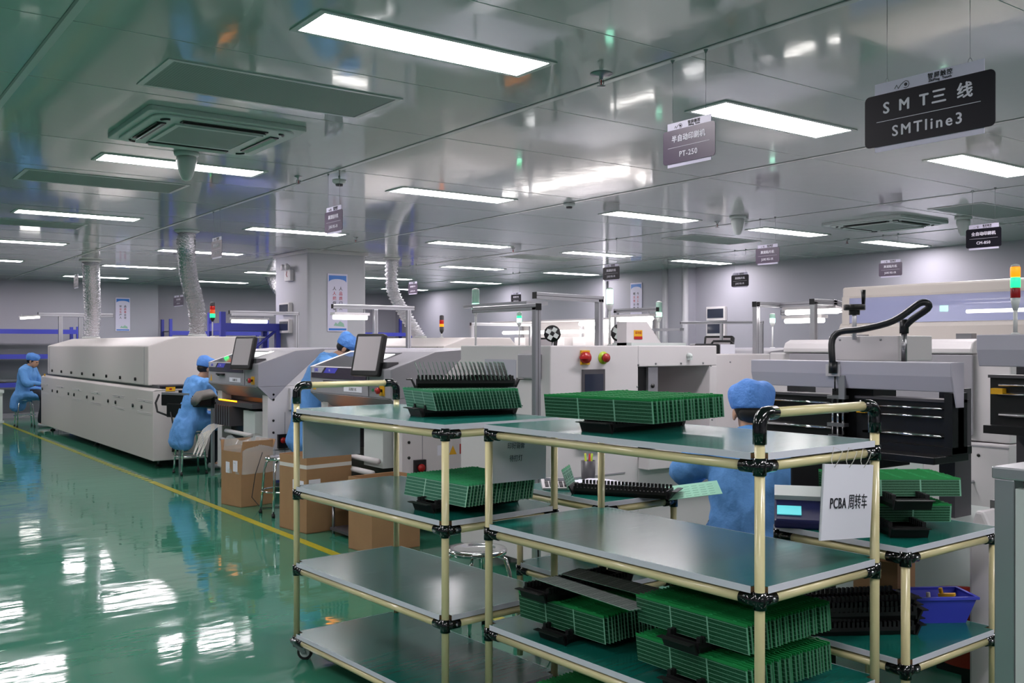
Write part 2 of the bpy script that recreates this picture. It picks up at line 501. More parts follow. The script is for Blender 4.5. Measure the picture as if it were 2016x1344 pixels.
# ---------------------------------------------------------------- ceiling filters, air conditioners, sprinklers
def grille(x, y, label):
    t = thing('ceiling_grille', label, 'air grille', (x, y, CEIL), 0, 'perforated return air grilles')
    MB().box(-.6, .6, -.275, -.25, -.006, 0, 'strip').box(-.6, .6, .25, .275, -.006, 0, 'strip').box(-.63, -.6, -.275, .275, -.006, 0, 'strip').box(.6, .63, -.275, .275, -.006, 0, 'strip').box(-.6, .6, -.25, -.244, -.005, 0, 'dark_grey').box(.594, .6, -.25, .25, -.005, 0, 'dark_grey').build('frame', t)
    MB().box(-.6, .594, -.244, .25, -.004, -.001, 'grille_mesh').build('mesh_panel', t)
m = mat('grille_mesh', '#5d6864', 0.6)
nt = m.node_tree; tc = nt.nodes.new('ShaderNodeTexCoord'); vo = nt.nodes.new('ShaderNodeTexVoronoi'); vo.inputs['Scale'].default_value = 70; vo.inputs['Randomness'].default_value = 0
ra = nt.nodes.new('ShaderNodeMapRange'); ra.inputs['From Min'].default_value = .25; ra.inputs['From Max'].default_value = .4
mx = nt.nodes.new('ShaderNodeMix'); mx.data_type = 'RGBA'; mx.inputs[6].default_value = rgb('#3c4643'); mx.inputs[7].default_value = rgb('#939d99')
nt.links.new(tc.outputs['Object'], vo.inputs['Vector']); nt.links.new(vo.outputs['Distance'], ra.inputs['Value']); nt.links.new(ra.outputs[0], mx.inputs[0])
nt.links.new(mx.outputs[2], nt.nodes['Principled BSDF'].inputs['Base Color']); M['grille_mesh'] = m
grille(2.0, 4.86, 'large perforated grey grille in the ceiling, nearest the camera')
grille(1.97, 8.37, 'perforated grey ceiling grille beyond the air conditioner over the aisle')
grille(1.9, 11.68, 'perforated grey ceiling grille farthest along the aisle, by the left edge')
grille(9.55, 4.94, 'perforated grey ceiling grille above the dark printer sign at right')
grille(9.3, 8.35, 'perforated grey ceiling grille over the middle of the hall, between light rows')
grille(9.15, 11.63, 'thin sliver of perforated grille far back over the far workbenches')
def aircon(x, y, label):
    t = thing('air_conditioner', label, 'air conditioner', (x, y, CEIL), 0, 'ceiling cassette air conditioners')
    mb = MB()
    mb.prism(rounded(-.475, .475, -.475, .475, .03), -.03, 0, 'ac_white', 'z')
    mb.prism(rounded(-.43, .43, -.43, .43, .08), -.042, -.03, 'ac_white', 'z')
    mb.build('panel', t, bevel=.004)
    MB().box(-.24, .24, -.24, .24, -.05, -.043, 'grille_mesh').build('intake_grille', t)
    g = MB()
    g.box(-.27, -.24, -.27, .27, -.052, -.043, 'ac_white').box(.24, .27, -.27, .27, -.052, -.043, 'ac_white').box(-.24, .24, -.27, -.24, -.052, -.043, 'ac_white').box(-.24, .24, .24, .27, -.052, -.043, 'ac_white')
    g.build('grille_frame', t)
    for k in range(4):
        T = Matrix.Rotation(k * math.pi / 2, 4, 'Z')
        f = MB().box(-.26, .26, .32, .375, -.05, -.0425, 'black_plastic', T)
        o = f.build('air_outlet', t)
        MB().add([(-.25, .325, -.044), (.25, .325, -.044), (.25, .36, -.062), (-.25, .36, -.062), (-.25, .325, -.04), (.25, .325, -.04), (.25, .36, -.058), (-.25, .36, -.058)],
                 [(0, 1, 2, 3), (7, 6, 5, 4), (0, 4, 5, 1), (2, 6, 7, 3), (1, 5, 6, 2), (0, 3, 7, 4)], 'ac_white', T=T).build('louver', o)
        c = MB()
        for q in range(7):
            a0 = R(52 - q * 2); 
        pts = [(.36 + .04 * math.cos(R(a)), .36 + .04 * math.sin(R(a)), -.045) for a in range(0, 91, 15)]
        c.tube([(p[0] - .03, p[1] - .03, p[2]) for p in pts], .008, 'black_plastic', 6, T)
        c.build('corner_slot', t)
aircon(2.02, 6.0, 'square four-way cassette air conditioner over the green aisle')
aircon(9.5, 6.05, 'square four-way cassette air conditioner over the right-hand machines')
def cone_fixture(x, y, label):
    t = thing('ceiling_horn', label, 'ceiling fixture', (x, y, CEIL), 0, 'grey tapered ceiling fixtures')
    MB().lathe([(.085, 0), (.085, -.02), (.07, -.03)], 'ac_white').build('mounting_ring', t)
    MB().lathe([(.066, -.03), (.07, -.06), (.062, -.1), (.045, -.16), (.03, -.19), (.012, -.2)], 'ac_white').build('body', t)
cone_fixture(2.14, 6.76, 'grey tapered fixture hanging under the ceiling in front of an aisle light')
cone_fixture(9.79, 5.32, 'grey tapered fixture hanging under the ceiling beside the right-hand printer sign')
cone_fixture(7.82, 6.67, 'pale rounded fixture under the ceiling above the distant dark machine sign')
def sprinkler(x, y, label, plate=.03):
    t = thing('sprinkler', label, 'sprinkler', (x, y, CEIL), 0, 'brass and steel ceiling sprinklers')
    MB().lathe([(plate, 0), (plate, -.004), (.012, -.012), (.01, -.03)], 'steel').build('escutcheon', t)
    mb = MB().tube([(-.012, 0, -.03), (-.016, 0, -.045), (-.004, 0, -.062)], .0025, 'steel', 6).tube([(.012, 0, -.03), (.016, 0, -.045), (.004, 0, -.062)], .0025, 'steel', 6)
    mb.cyl((0, 0, -.06), .003, .03, 'red', 6).lathe([(.022, -.062), (.022, -.065), (.004, -.067)], 'steel', 12)
    mb.build('head', t)
sprinkler(3.18, 3.58, 'steel sprinkler with wide plate beside the long ceiling joint, nearest the camera', .055)
sprinkler(3.16, 7.18, 'small sprinkler on the ceiling above the hanging machine sign by the pillar')
sprinkler(5.52, 10.81, 'small sprinkler on the ceiling just in front of the pillar')
sprinkler(7.99, 7.1, 'small sprinkler on the ceiling beside the middle hall light panel')
sprinkler(10.61, 7.28, 'small sprinkler between the two right-hand light panels')
sprinkler(7.88, 10.7, 'small sprinkler on the ceiling over the far benches')
def detector(x, y, label, dz=0):
    t = thing('smoke_detector', label, 'smoke detector', (x, y, CEIL), 0, 'white smoke detectors')
    mb = MB()
    if dz: mb.cyl((0, 0, -dz), .008, dz, 'ac_white', 8)
    mb.lathe([(.055, -dz), (.055, -dz - .018), (.045, -dz - .03), (.03, -dz - .034)], 'ac_white').build('base', t)
    MB().lathe([(.03, -dz - .034), (.028, -dz - .05), (.01, -dz - .054)], 'dark_grey').build('sensor', t)
detector(3.42, 6.98, 'round smoke detector above the hanging machine sign in front of the pillar', .03)
detector(5.83, 7.02, 'round smoke detector on the ceiling near the middle of the hall')

# ---------------------------------------------------------------- hanging signs
def rrect(w, h, r, n=5):
    return rounded(-w / 2, w / 2, -h / 2, h / 2, r, n)
def hanging_sign(X, Y, ztop, w, h, board, t1, t2, label, s1=1.0, s2=1.0, sp1=1.0, sp2=1.0, logo=True, wire=True, gap=.0):
    """a board facing -X: white backing sheet with a rounded dark plate in front of it, hung on two wires"""
    t = thing('hanging_sign', label, 'sign', (X, Y, ztop), -math.pi / 2, 'hanging machine name signs')
    wb = w * .84; top = h * .22; bot = h * .1; H = h + top + bot
    MB().box(-wb / 2, wb / 2, -.001, .003, -H, 0, 'sign_white').build('backing_sheet', t)
    zc = -top - h / 2
    MB().prism(rrect(w, h, h * .1), 0, .003, board, 'z', T=Matrix.Translation((0, -.0015, zc)) @ Matrix.Rotation(R(90), 4, 'X')).build('name_plate', t)
    yf = -.0052
    lettering('title_lettering', t1, h * .3 * s1, face_y(0, yf, zc + h * .21), 'sign_text', t, .0004, bold=h * .009, space=sp1)
    lettering('subtitle_lettering', t2, h * .26 * s2, face_y(0, yf, zc - h * .26), 'sign_text', t, .0004, bold=h * .006, space=sp2)
    MB().box(-w * .4, w * .4, yf - .0004, yf + .0004, zc - h * .032, zc - h * .022, 'sign_text').build('divider_line', t)
    if logo:
        lettering('company_lettering', '智屏触控', top * .5, face_y(w * .1, -.0018, -top * .4), 'ink', t, .0004, bold=.0004, space=1.25, align='CENTER')
        lettering('company_subtitle', 'ZhiPing  Touch', top * .3, face_y(w * .1, -.0018, -top * .76), 'ink', t, .0004, bold=.0002, space=1.1, align='CENTER')
        lg = MB(); T = face_y(-w * .165, -.0018, -top * .58)
        r = top * .26
        lg.tube([(-r * 4.0, -r * .7, 0), (-r * 3.3, r * .4, 0), (-r * 2.7, -r * .9, 0), (-r * 1.7, r * .3, 0), (-r * .8, r * .9, 0), (0, r * 1.2, 0), (r * .9, r * .8, 0), (r * 1.2, 0, 0), (r * .8, -r * .9, 0), (0, -r * 1.15, 0), (-r * .7, -r * .9, 0)], r * .1, 'ink', 6, T)
        lg.cyl((0, 0, -.0006), r * .55, .0012, 'plum', 14, 'z', T)
        lg.build('company_emblem', t)
    if wire:
        for s in (-1, 1):
            x = s * wb * .38
            o = MB().tube([(x, 0, .012), (x, 0, CEIL - ztop - .012)], .0011, 'steel', 6).build('wire', t)
            MB().tube([(x + .007 * math.cos(a), 0, -.002 + .011 * math.sin(a) + .004) for a in [i * math.pi / 5 for i in range(11)]], .0012, 'steel', 5).build('ring', o)
            MB().lathe([(.012, CEIL - ztop), (.01, CEIL - ztop - .005), (.003, CEIL - ztop - .02)], 'steel', 10, T=Matrix.Translation((x, 0, 0))).build('ceiling_hook', o)
    return t
hanging_sign(3.3, 1.93, 2.468, .505, .197, 'sign_dark', 'S M T三 线', 'SMTline3', 'large dark hanging sign reading SMTline3, top right, nearest the camera', 1.0, 1.1, 1.35, 1.32)
hanging_sign(3.3, 3.105, 2.52, .325, .158, 'sign_plum', '半自动印刷机', 'PT-250', 'plum hanging sign reading PT-250, above the middle of the machines', .72, .86, 1.06, 1.12)
A1, B1 = '高速贴片机', 'JUKI RS-1R'
SG = [(3.3, 6.83, 2.55, 'sign_plum', 'plum hanging sign in front of the pillar, large enough to read'),
      (3.3, 9.47, 2.55, 'sign_plum', 'pale plum hanging sign overlapping an aisle-end light left of the pillar'),
      (3.3, 15.67, 2.55, 'sign_plum', 'small hanging sign seen almost edge-on beside the far foil duct'),
      (8.2, 6.59, 2.54, 'sign_plum', 'plum hanging sign under the grille in the middle of the right half'),
      (10.6, 6.67, 2.51, 'sign_plum', 'plum hanging sign low against the right wall under the second air conditioner'),
      (8.2, 9.04, 2.5, 'sign_dark', 'small dark hanging sign above the bright green signal lamp'),
      (10.6, 9.0, 2.5, 'sign_dark', 'small dark hanging sign against the wall above the electrical boxes'),
      (8.2, 13.97, 2.54, 'sign_plum', 'tiny plum hanging sign beside the foil duct right of the pillar'),
      (10.6, 14.3, 2.45, 'sign_dark', 'tiny dark hanging sign far back above the bright inspection bench')]
for X, Y, zt, bd, lb in SG:
    hanging_sign(X, Y, zt, .31, .16, bd, A1, B1, lb, .72, .8, 1.05, 1.0)
hanging_sign(8.2, 4.275, 2.52, .31, .165, 'sign_dark', '全自动印刷机', 'CM-850', 'dark hanging sign reading CM-850 near the right edge', .7, .8, 1.05, 1.1)
hanging_sign(5.8, 18.8, 2.44, .62, .16, 'sign_plum', '全自动印刷机', B1, 'bright pinkish hanging sign at the back, left of the leaning foil duct', .9, .8, 1.1, 1.2)

# ---------------------------------------------------------------- pipe carts
def pipe_cart(loc, yaw, L, W, levels, handle, label, bottom_caster=True, top_extra=.0, group='pipe-frame shelf carts'):
    """origin at one bottom corner post; +x across the width W, +y along the length L. handle: None, 0 or 1 = end that has the push bar"""
    t = thing('shelf_cart', label, 'cart', loc, yaw, group)
    r = .0145
    hz = 1.283
    ztop = levels[0]
    zb = .09 if bottom_caster else 0.02
    k = 0
    for iy in (0, 1):
        for ix in (0, 1):
            x, y = ix * W, iy * L
            has = handle == iy
            top = hz - .06 if has else ztop - .02
            MB().cyl((x, y, zb), r, top - zb, 'cream_tube', 16).build('post', t)
            for z in levels:
                zr = z - .038
                jx = 1 if ix == 0 else -1; jy = 1 if iy == 0 else -1
                mb = MB()
                mb.cyl((x, y, zr - .024), r + .0045, .048, 'joint_black', 16)
                mb.cyl((x, y, zr), r + .004, jx * .062, 'joint_black', 14, 'x')
                mb.cyl((x, y, zr), r + .004, jy * .062, 'joint_black', 14, 'y')
                mb.cyl((x + jx * .042, y - .0205, zr), .006, .041, 'steel', 8, 'y')
                mb.build('pipe_joint', t)
            if bottom_caster:
                a = R([20, 200, 140, 250][iy * 2 + ix])
                T = Matrix.Translation((x, y, 0)) @ Matrix.Rotation(a, 4, 'Z')
                c = MB().cyl((0, 0, .09), .012, .03, 'steel', 12, T=T)
                c.lathe([(.03, .088), (.032, .094), (.012, .1)], 'steel', 16, T)
                c.prism([(.028, .09), (-.028, .09), (-.05, .028), (-.03, .028)], -.02, -.017, 'steel', 'y', T)
                c.prism([(.028, .09), (-.028, .09), (-.05, .028), (-.03, .028)], .017, .02, 'steel', 'y', T)
                co = c.build('caster', t)
                w = MB().cyl((-.04, -.013, .036), .036, .026, 'rubber', 24, 'y', T).cyl((-.04, -.0145, .036), .024, .029, 'ac_white', 20, 'y', T).cyl((-.04, -.021, .036), .006, .042, 'steel', 10, 'y', T)
                w.build('wheel', co, bevel=.003)
    for z in levels:
        zr = z - .038
        for x in (0, W): MB().cyl((x, .05, zr), r, L - .1, 'cream_tube', 14, 'y').build('rail', t)
        for y in (0, L): MB().cyl((.05, y, zr), r, W - .1, 'cream_tube', 14, 'x').build('rail', t)
        b = MB()
        cut = .021
        poly = [(cut, -.012), (W - cut, -.012), (W - cut, cut), (W + .012, cut), (W + .012, L - cut), (W - cut, L - cut), (W - cut, L + .012), (cut, L + .012), (cut, L - cut), (-.012, L - cut), (-.012, cut), (cut, cut)]
        top_open = z == levels[0] and handle is None
        if z == levels[0]:
            pl = []
            for (ix, iy, cnr) in ((0, 0, [(-.012, -.012)]), (1, 0, [(W + .012, -.012)]), (1, 1, [(W + .012, L + .012)]), (0, 1, [(-.012, L + .012)])):
                if handle == iy:
                    n = {(0, 0): [(-.012, cut), (cut, cut), (cut, -.012)], (1, 0): [(W - cut, -.012), (W - cut, cut), (W + .012, cut)], (1, 1): [(W + .012, L - cut), (W - cut, L - cut), (W - cut, L + .012)], (0, 1): [(cut, L + .012), (cut, L - cut), (-.012, L - cut)]}[(ix, iy)]
                    pl += n
                else: pl += cnr
            poly = pl
        b.prism(poly, z - .017, z - .0015, 'wood_core', 'z')
        bo = b.build('shelf_board', t)
        MB().prism(poly, z - .0015, z, 'shelf_green', 'z').build('green_mat', bo)
        e = MB(); x0 = cut if (z != levels[0] or handle == 0) else -.012; x1 = W - x0
        xa = cut if (z != levels[0] or handle == 1) else -.012; xb = W - xa
        e.box(x0, x1, -.0135, -.0118, z - .019, z + .0004, 'edge_strip')
        e.box(xa, xb, L + .0118, L + .0135, z - .019, z + .0004, 'edge_strip')
        ya = x0; yb = L - xa
        e.box(-.0135, -.0118, ya, yb, z - .019, z + .0004, 'edge_strip')
        e.box(W + .0118, W + .0135, ya, yb, z - .019, z + .0004, 'edge_strip')
        e.build('edge_banding', bo)
    if handle is not None:
        y = 0 if handle == 0 else L
        MB().cyl((.055, y, hz), r, W - .11, 'cream_tube', 16, 'x').build('push_bar', t)
        for ix, jx in ((0, 1), (1, -1)):
            x = ix * W
            pts = [(x, y, hz - .085), (x, y, hz - .05)] + [(x + jx * .035 * (1 - math.cos(a)), y, hz - .035 + .035 * math.sin(a)) for a in [math.pi / 2 * i / 6 for i in range(7)]] + [(x + jx * .07, y, hz)]
            MB().tube(pts, r + .005, 'joint_black', 16).build('elbow_joint', t)
    return t
CA = dict(loc=(2.115, 1.727, 0), yaw=.045, L=1.225, W=.585)
CB = dict(loc=(1.93, 3.05, 0), yaw=.066, L=1.18, W=.555)
pipe_cart(CA['loc'], CA['yaw'], CA['L'], CA['W'], [1.174, .805, .43, .1], 0, 'cream pipe cart with green shelves nearest the camera, white paper sign on its end')
pipe_cart(CB['loc'], CB['yaw'], CB['L'], CB['W'], [1.174, .812, .457, .124], 1, 'cream pipe cart with green shelves nearest the aisle, caster visible on the green floor')
pipe_cart((2.89, 1.765, 0), .02, .5, .585, [.812, .445], None, 'low two-shelf cream pipe cart holding the blue basket and a counting scale', False, group='low pipe-frame tables')
pipe_cart((2.71, 3.03, 0), .02, .58, .42, [.812, .457], None, 'low cream pipe table with calculator and papers behind the front carts', False, group='low pipe-frame tables')
def cart_pt(C, x, y, z):
    c, s = math.cos(C['yaw']), math.sin(C['yaw'])
    return (C['loc'][0] + x * c - y * s, C['loc'][1] + x * s + y * c, z)

# ---------------------------------------------------------------- circuit board trays and boards
def tray_mesh(L=.46, W=.13, H=.05):
    """slotted base tray: long axis x, comb teeth along both long edges, a lipped grip at each end"""
    mb = MB()
    mb.prism([(-W / 2 + .012, 0), (W / 2 - .012, 0), (W / 2, .018), (-W / 2, .018)], -L / 2 + .02, L / 2 - .02, 'tray_plastic', 'x')
    for s in (-1, 1):
        y0, y1 = (s * W / 2, s * (W / 2 - .014))
        n = int((L - .06) / .016)
        mb.box(-L / 2 + .02, L / 2 - .02, min(y0, y1), max(y0, y1), .018, H * .62, 'tray_plastic')
        for i in range(n):
            x = -L / 2 + .03 + i * (L - .06) / (n - 1)
            mb.box(x - .0045, x + .0045, min(y0, y1), max(y0, y1), H * .6, H, 'tray_plastic')
        x0 = s * (L / 2 - .02)
        mb.box(min(x0, x0 - s * .006), max(x0, x0 - s * .006), -W / 2 + .001, W / 2 - .001, .004, H * .72, 'tray_plastic')
        mb.prism([(x0, 0), (x0 + s * .018, H * .72), (x0 + s * .042, H * .72), (x0 + s * .042, H * .66), (x0 + s * .022, H * .64), (x0 + s * .008, 0)], -W / 2, W / 2, 'tray_plastic', 'y')
    return mb
_tray = tray_mesh()
TRAY = None
def tray(loc, rz, label, group='black slotted trays'):
    global TRAY
    if TRAY is None:
        TRAY = _tray.build('board_tray'); o = TRAY
    else:
        o = TRAY.copy(); COL.objects.link(o)
    o.location = loc; o.rotation_euler = (0, 0, rz)
    tag(o, label, 'tray', group)
    return o
PCB = {}
def pcb(matk, W, H, edge):
    key = (matk, W, H)
    if key not in PCB:
        mb = MB().panel(-.0008, .0008, -W / 2, W / 2, 0, H, matk, edge)
        # snapped-off tabs and a row of small parts so that a board is not a bare card
        n = 5
        for i in range(n):
            y = -W / 2 + W * (i + .5) / n
            mb.box(.0008, .003, y - .012, y + .012, H * .45, H * .6, 'steel' if matk == 'pcb_grey' else edge)
            mb.box(-.0008, .0008, y - .006, y + .006, H, H + .0025, edge)
        PCB[key] = mb.build('circuit_board')
        return PCB[key], True
    o = PCB[key].copy(); COL.objects.link(o)
    return o, False
def rack(loc, rz, n, pitch, W, H, tilt, matk, edge, place, tray_label, zoff=.035, jig=.004, x0=None, tray_on=True, tray_off=(0, 0)):
    """a tray with N upright boards in its slots"""
    c, s = math.cos(rz), math.sin(rz)
    if tray_on: tray((loc[0] + tray_off[0], loc[1] + tray_off[1], loc[2]), rz, tray_label)
    start = -(n - 1) * pitch / 2 if x0 is None else x0
    for i in range(n):
        o, _ = pcb(matk, W, H, edge)
        x = start + i * pitch
        y = random.uniform(-jig, jig)
        o.location = (loc[0] + c * x - s * y, loc[1] + s * x + c * y, loc[2] + zoff)
        o.rotation_euler = (0, tilt + random.uniform(-.006, .006), rz)
        tag(o, place, 'circuit board', 'boards: ' + place[:80])
SH1, SH2, SH3, SH4 = 1.174, .805, .43, .1
# cart by the aisle, top: two trays on each other
p = (2.27, 3.44, SH1)
RZ1 = R(-9)
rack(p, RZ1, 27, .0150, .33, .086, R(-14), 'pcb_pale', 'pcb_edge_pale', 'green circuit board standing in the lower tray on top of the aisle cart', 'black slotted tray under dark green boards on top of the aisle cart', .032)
tray((p[0] + .02, p[1] + .02, SH1 + .118), R(-31), 'black slotted tray stacked on the boards on top of the aisle cart')
for i in range(22):
    o, _ = pcb('pcb_grey', .17, .076, 'pcb_edge_pale')
    x = -.19 + i * .0178
    a = R(-31)
    o.location = (p[0] + .02 + math.cos(a) * x, p[1] + .02 + math.sin(a) * x, SH1 + .15)
    o.rotation_euler = (0, R(-17) + random.uniform(-.03, .03), a)
    tag(o, 'grey-green circuit board in the upper tray on top of the aisle cart', 'circuit board', 'boards in the uppermost tray')
# cart by the aisle, second shelf
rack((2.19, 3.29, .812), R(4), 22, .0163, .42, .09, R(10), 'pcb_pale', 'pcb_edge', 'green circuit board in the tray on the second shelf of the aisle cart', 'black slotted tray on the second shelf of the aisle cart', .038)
# nearest cart, top
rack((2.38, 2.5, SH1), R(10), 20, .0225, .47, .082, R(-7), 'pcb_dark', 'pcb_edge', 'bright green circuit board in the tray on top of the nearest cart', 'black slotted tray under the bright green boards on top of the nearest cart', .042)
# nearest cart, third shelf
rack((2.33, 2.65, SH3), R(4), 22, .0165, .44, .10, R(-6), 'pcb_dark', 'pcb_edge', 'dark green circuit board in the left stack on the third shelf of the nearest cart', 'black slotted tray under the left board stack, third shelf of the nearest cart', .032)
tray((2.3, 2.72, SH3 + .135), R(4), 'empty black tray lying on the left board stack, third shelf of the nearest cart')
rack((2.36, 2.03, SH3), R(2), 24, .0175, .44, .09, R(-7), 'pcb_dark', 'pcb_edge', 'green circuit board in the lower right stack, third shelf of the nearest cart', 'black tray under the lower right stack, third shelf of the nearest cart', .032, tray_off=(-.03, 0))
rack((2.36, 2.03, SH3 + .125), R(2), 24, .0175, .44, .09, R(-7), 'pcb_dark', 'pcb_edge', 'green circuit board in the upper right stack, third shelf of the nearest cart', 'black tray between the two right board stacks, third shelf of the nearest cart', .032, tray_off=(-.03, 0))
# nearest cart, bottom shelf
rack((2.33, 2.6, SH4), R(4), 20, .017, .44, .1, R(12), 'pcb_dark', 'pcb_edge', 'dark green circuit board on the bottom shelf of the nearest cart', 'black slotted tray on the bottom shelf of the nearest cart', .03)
# loose panels lying on the left stack
for (x, y, z, rz, ry, lb) in ((2.13, 2.45, .638, R(4), R(3), 'grey striped loose board lying across the left board stack, front one of two'), (2.27, 2.46, .644, R(10), R(-2), 'grey striped loose board lying across the left board stack, rear one of two')):
    mb = MB(); w2, l2 = .052, .225
    vs = [(-w2, -l2, 0), (w2, -l2, 0), (w2, l2, 0), (-w2, l2, 0), (-w2, -l2, .0018), (w2, -l2, .0018), (w2, l2, .0018), (-w2, l2, .0018)]
    mb.add(vs, [(0, 3, 2, 1), (0, 1, 5, 4), (1, 2, 6, 5), (2, 3, 7, 6), (3, 0, 4, 7)], 'pcb_edge_pale')
    mb.add(vs, [(4, 5, 6, 7)], 'pcb_grey', uvs=[[(0, 0), (0, 1), (1, 1), (1, 0)]])
    for i in range(6): mb.box(-.045 + i * .017, -.037 + i * .017, -l2 - .006, -l2, 0, .0018, 'pcb_edge_pale')
    o = mb.build('loose_board', rot=(R(2), ry, rz), loc=(x, y, z)); tag(o, lb, 'circuit board', 'loose striped boards')
# low cart at right: two trays of boards on each other, boards square to the camera
RC = R(-36) - math.pi / 2 + math.pi
RCN = (3.17, 2.02)
ang = math.atan2(.806, .592)
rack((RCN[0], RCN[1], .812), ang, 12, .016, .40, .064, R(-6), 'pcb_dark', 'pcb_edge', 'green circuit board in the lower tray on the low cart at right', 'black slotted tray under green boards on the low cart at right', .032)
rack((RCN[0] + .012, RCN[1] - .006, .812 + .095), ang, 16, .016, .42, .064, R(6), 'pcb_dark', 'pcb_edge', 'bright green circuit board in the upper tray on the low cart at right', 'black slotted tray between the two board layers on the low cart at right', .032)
# low table: empty tray with a single leaning board
tray((2.9, 3.12, .812), R(-58), 'empty black slotted tray on the table with the calculator')
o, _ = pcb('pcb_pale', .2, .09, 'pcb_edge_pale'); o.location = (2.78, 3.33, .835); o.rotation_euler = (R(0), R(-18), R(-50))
tag(o, 'single pale green board leaning in a slot at the tray end', 'circuit board')

# ---------------------------------------------------------------- signs hung on the carts
def cart_sign(loc, rz, w, h, label, tilt=0.0, lines=()):
    t = thing('cart_sign', label, 'sign', loc, rz)
    T = Matrix.Rotation(tilt, 4, 'Y')
    MB().box(-w / 2, w / 2, 0, .006, -h, 0, 'paper', T).build('sign_board', t)
    MB().box(-w / 2 - .001, w / 2 + .001, .006, .0075, -h - .001, .001, 'clear_cover', T).build('plastic_sleeve', t)
    for s in (-.3, 0.0, .3):
        MB().tube([(s * w, .003, -.012), (s * w - .004, -.014, .012), (s * w + .004, -.02, .04), (s * w + .006, .01, .05), (s * w, .012, .01), (s * w, .003, -.012)], .0012, 'tape', 5, T).build('cable_tie', t)
    for tx, sz, x, z, b, sx in lines:
        lettering('sign_lettering', tx, sz, T @ face_y(x, -.0012, z), 'faded_ink', t, .0004, bold=b, sx=sx)
    return t
xa, ya, _ = cart_pt(CA, .39, -.034, 0)
s_ = cart_sign((xa, ya, 1.115), CA['yaw'], .262, .22, 'white paper sign reading PCBA, tied under the top shelf of the nearest cart', R(5), ())
T5 = Matrix.Rotation(R(5), 4, 'Y')
lettering('sign_lettering', 'PCBA', .044, T5 @ face_y(-.054, -.0012, -.115), 'ink', s_, .0004, bold=.0005, sx=.74, space=1.12)
lettering('sign_lettering_chinese', '周转车', .048, T5 @ face_y(.052, -.0012, -.113), 'ink', s_, .0004, bold=0, sx=.72)
xb, yb, _ = cart_pt(CB, .33, -.034, 0)
cart_sign((xb, yb, 1.115), CB['yaw'], .3, .18, 'pale paper sign with two faint Chinese lines on the near end of the aisle cart', R(1),
          (('印好锡膏', .028, -.01, -.04, 0, .8), ('待打灯', .028, -.01, -.09, 0, .8)))
xb, yb, _ = cart_pt(CB, .2, CB['L'] + .02, 0)
cart_sign((xb, yb, 1.115), CB['yaw'], .31, .18, 'blank grey board hung under the far end of the aisle cart', R(0), ())

# ---------------------------------------------------------------- reflow oven
def reflow_oven(loc, L, label, full=True):
    """front looks along local -y; x runs from the far end (0) to the near end (L)"""
    t = thing('reflow_oven', label, 'oven', loc, -math.pi / 2)
    D = 1.32
    mb = MB()
    mb.box(0, L, .0, D, .1, .93, 'warm_paint')
    mb.prism([(0, .93), (D, .93), (D - .04, .955), (.04, .955)], 0, L, 'warm_paint', 'x')
    mb.build('base_cabinet', t, bevel=.008)
    MB().box(.06, L - .06, .08, D - .08, .955, .995, 'dark_grey').build('tunnel_gap', t)
    mb = MB(); xa, xb = .4, L - .31
    prof = [(.03, .985), (D - .03, .985), (D - .03, 1.47), (D - .14, 1.585), (.42, 1.585), (.03, 1.465)]
    mb.prism(prof, xa, xb, 'warm_paint', 'x')
    h = mb.build('hood', t, bevel=.012)
    # hood seams and end frame
    MB().box(xb - .16, xb - .15, .026, .03, .99, 1.455, 'cover_grey').box(xa + .15, xa + .16, .026, .03, .99, 1.455, 'cover_grey').build('hood_seam', h)
    n = 8
    if full:
        for i in range(n):
            x = xa + .42 + i * (xb - xa - .95) / (n - 1)
            MB().cyl((x, .03, 1.05), .022, -.014, 'black_plastic', 12, 'y').box(x - .006, x + .006, .008, .016, 1.03, 1.07, 'black_plastic').build('hood_latch', h)
        k = 0
        for i in range(11):
            x = .25 + i * (L - .6) / 10 + (.11 if i % 2 else -.11)
            MB().cyl((x, 0, .72), .024, -.014, 'black_plastic', 12, 'y').build('cabinet_lock', t)
        v = MB()
        for i in range(6):
            x = .35 + i * (L - .7) / 5
            for r_ in range(4):
                z = .81 - r_ * .018 if r_ < 2 else .66 - (r_ - 2) * .018
                v.box(x - .3, x + .3, -.004, 0, z, z + .005, 'white_paint')
        v.build('vent_slots', t)
        for i in range(6):
            x = .55 + i * (L - .9) / 5
            MB().cyl((x, 0, .8), .012, -.008, 'cover_grey', 10, 'y').build('screw_cap', t)
        # near end: conveyor mouth, sockets, warning labels
        e = MB().box(L, L + .012, .3, .9, .72, .93, 'black_plastic').build('conveyor_mouth', t)
        MB().box(L - .12, L + .002, .1, .95, .955, .985, 'black_plastic').build('end_plate', t)
        for y, k in ((.2, 'yellow'), ):
            MB().box(L + .0, L + .006, .15, .26, .925, .975, 'yellow').box(L + .006, L + .007, .19, .22, .94, .96, 'red').build('warning_label', t)
        for y in (.22, .34):
            MB().box(L, L + .02, y, y + .07, .2, .27, 'black_plastic').box(L, L + .03, y, y + .07, .27, .3, 'lime').build('power_socket', t)
        MB().box(-.004, 0, .1, .2, .93, .98, 'yellow').box(.25, .38, -.003, 0, .945, .985, 'yellow').build('yellow_label', t)
    for x in (.2, L / 2, L - .3):
        for y in (.15, D - .15):
            MB().cyl((x, y, .02), .014, .09, 'steel', 10).lathe([(.04, 0), (.04, .012), (.015, .024)], 'black_plastic', 14, Matrix.Translation((x, y, 0))).build('levelling_foot', t)
    return t
reflow_oven((3.3, 18.39, 0), 6.72, 'long pale grey reflow oven with a row of black latches beside the aisle')
reflow_oven((7.1, 17.6, 0), 6.6, 'second reflow oven, only its beige hood visible right of the pillar', False)

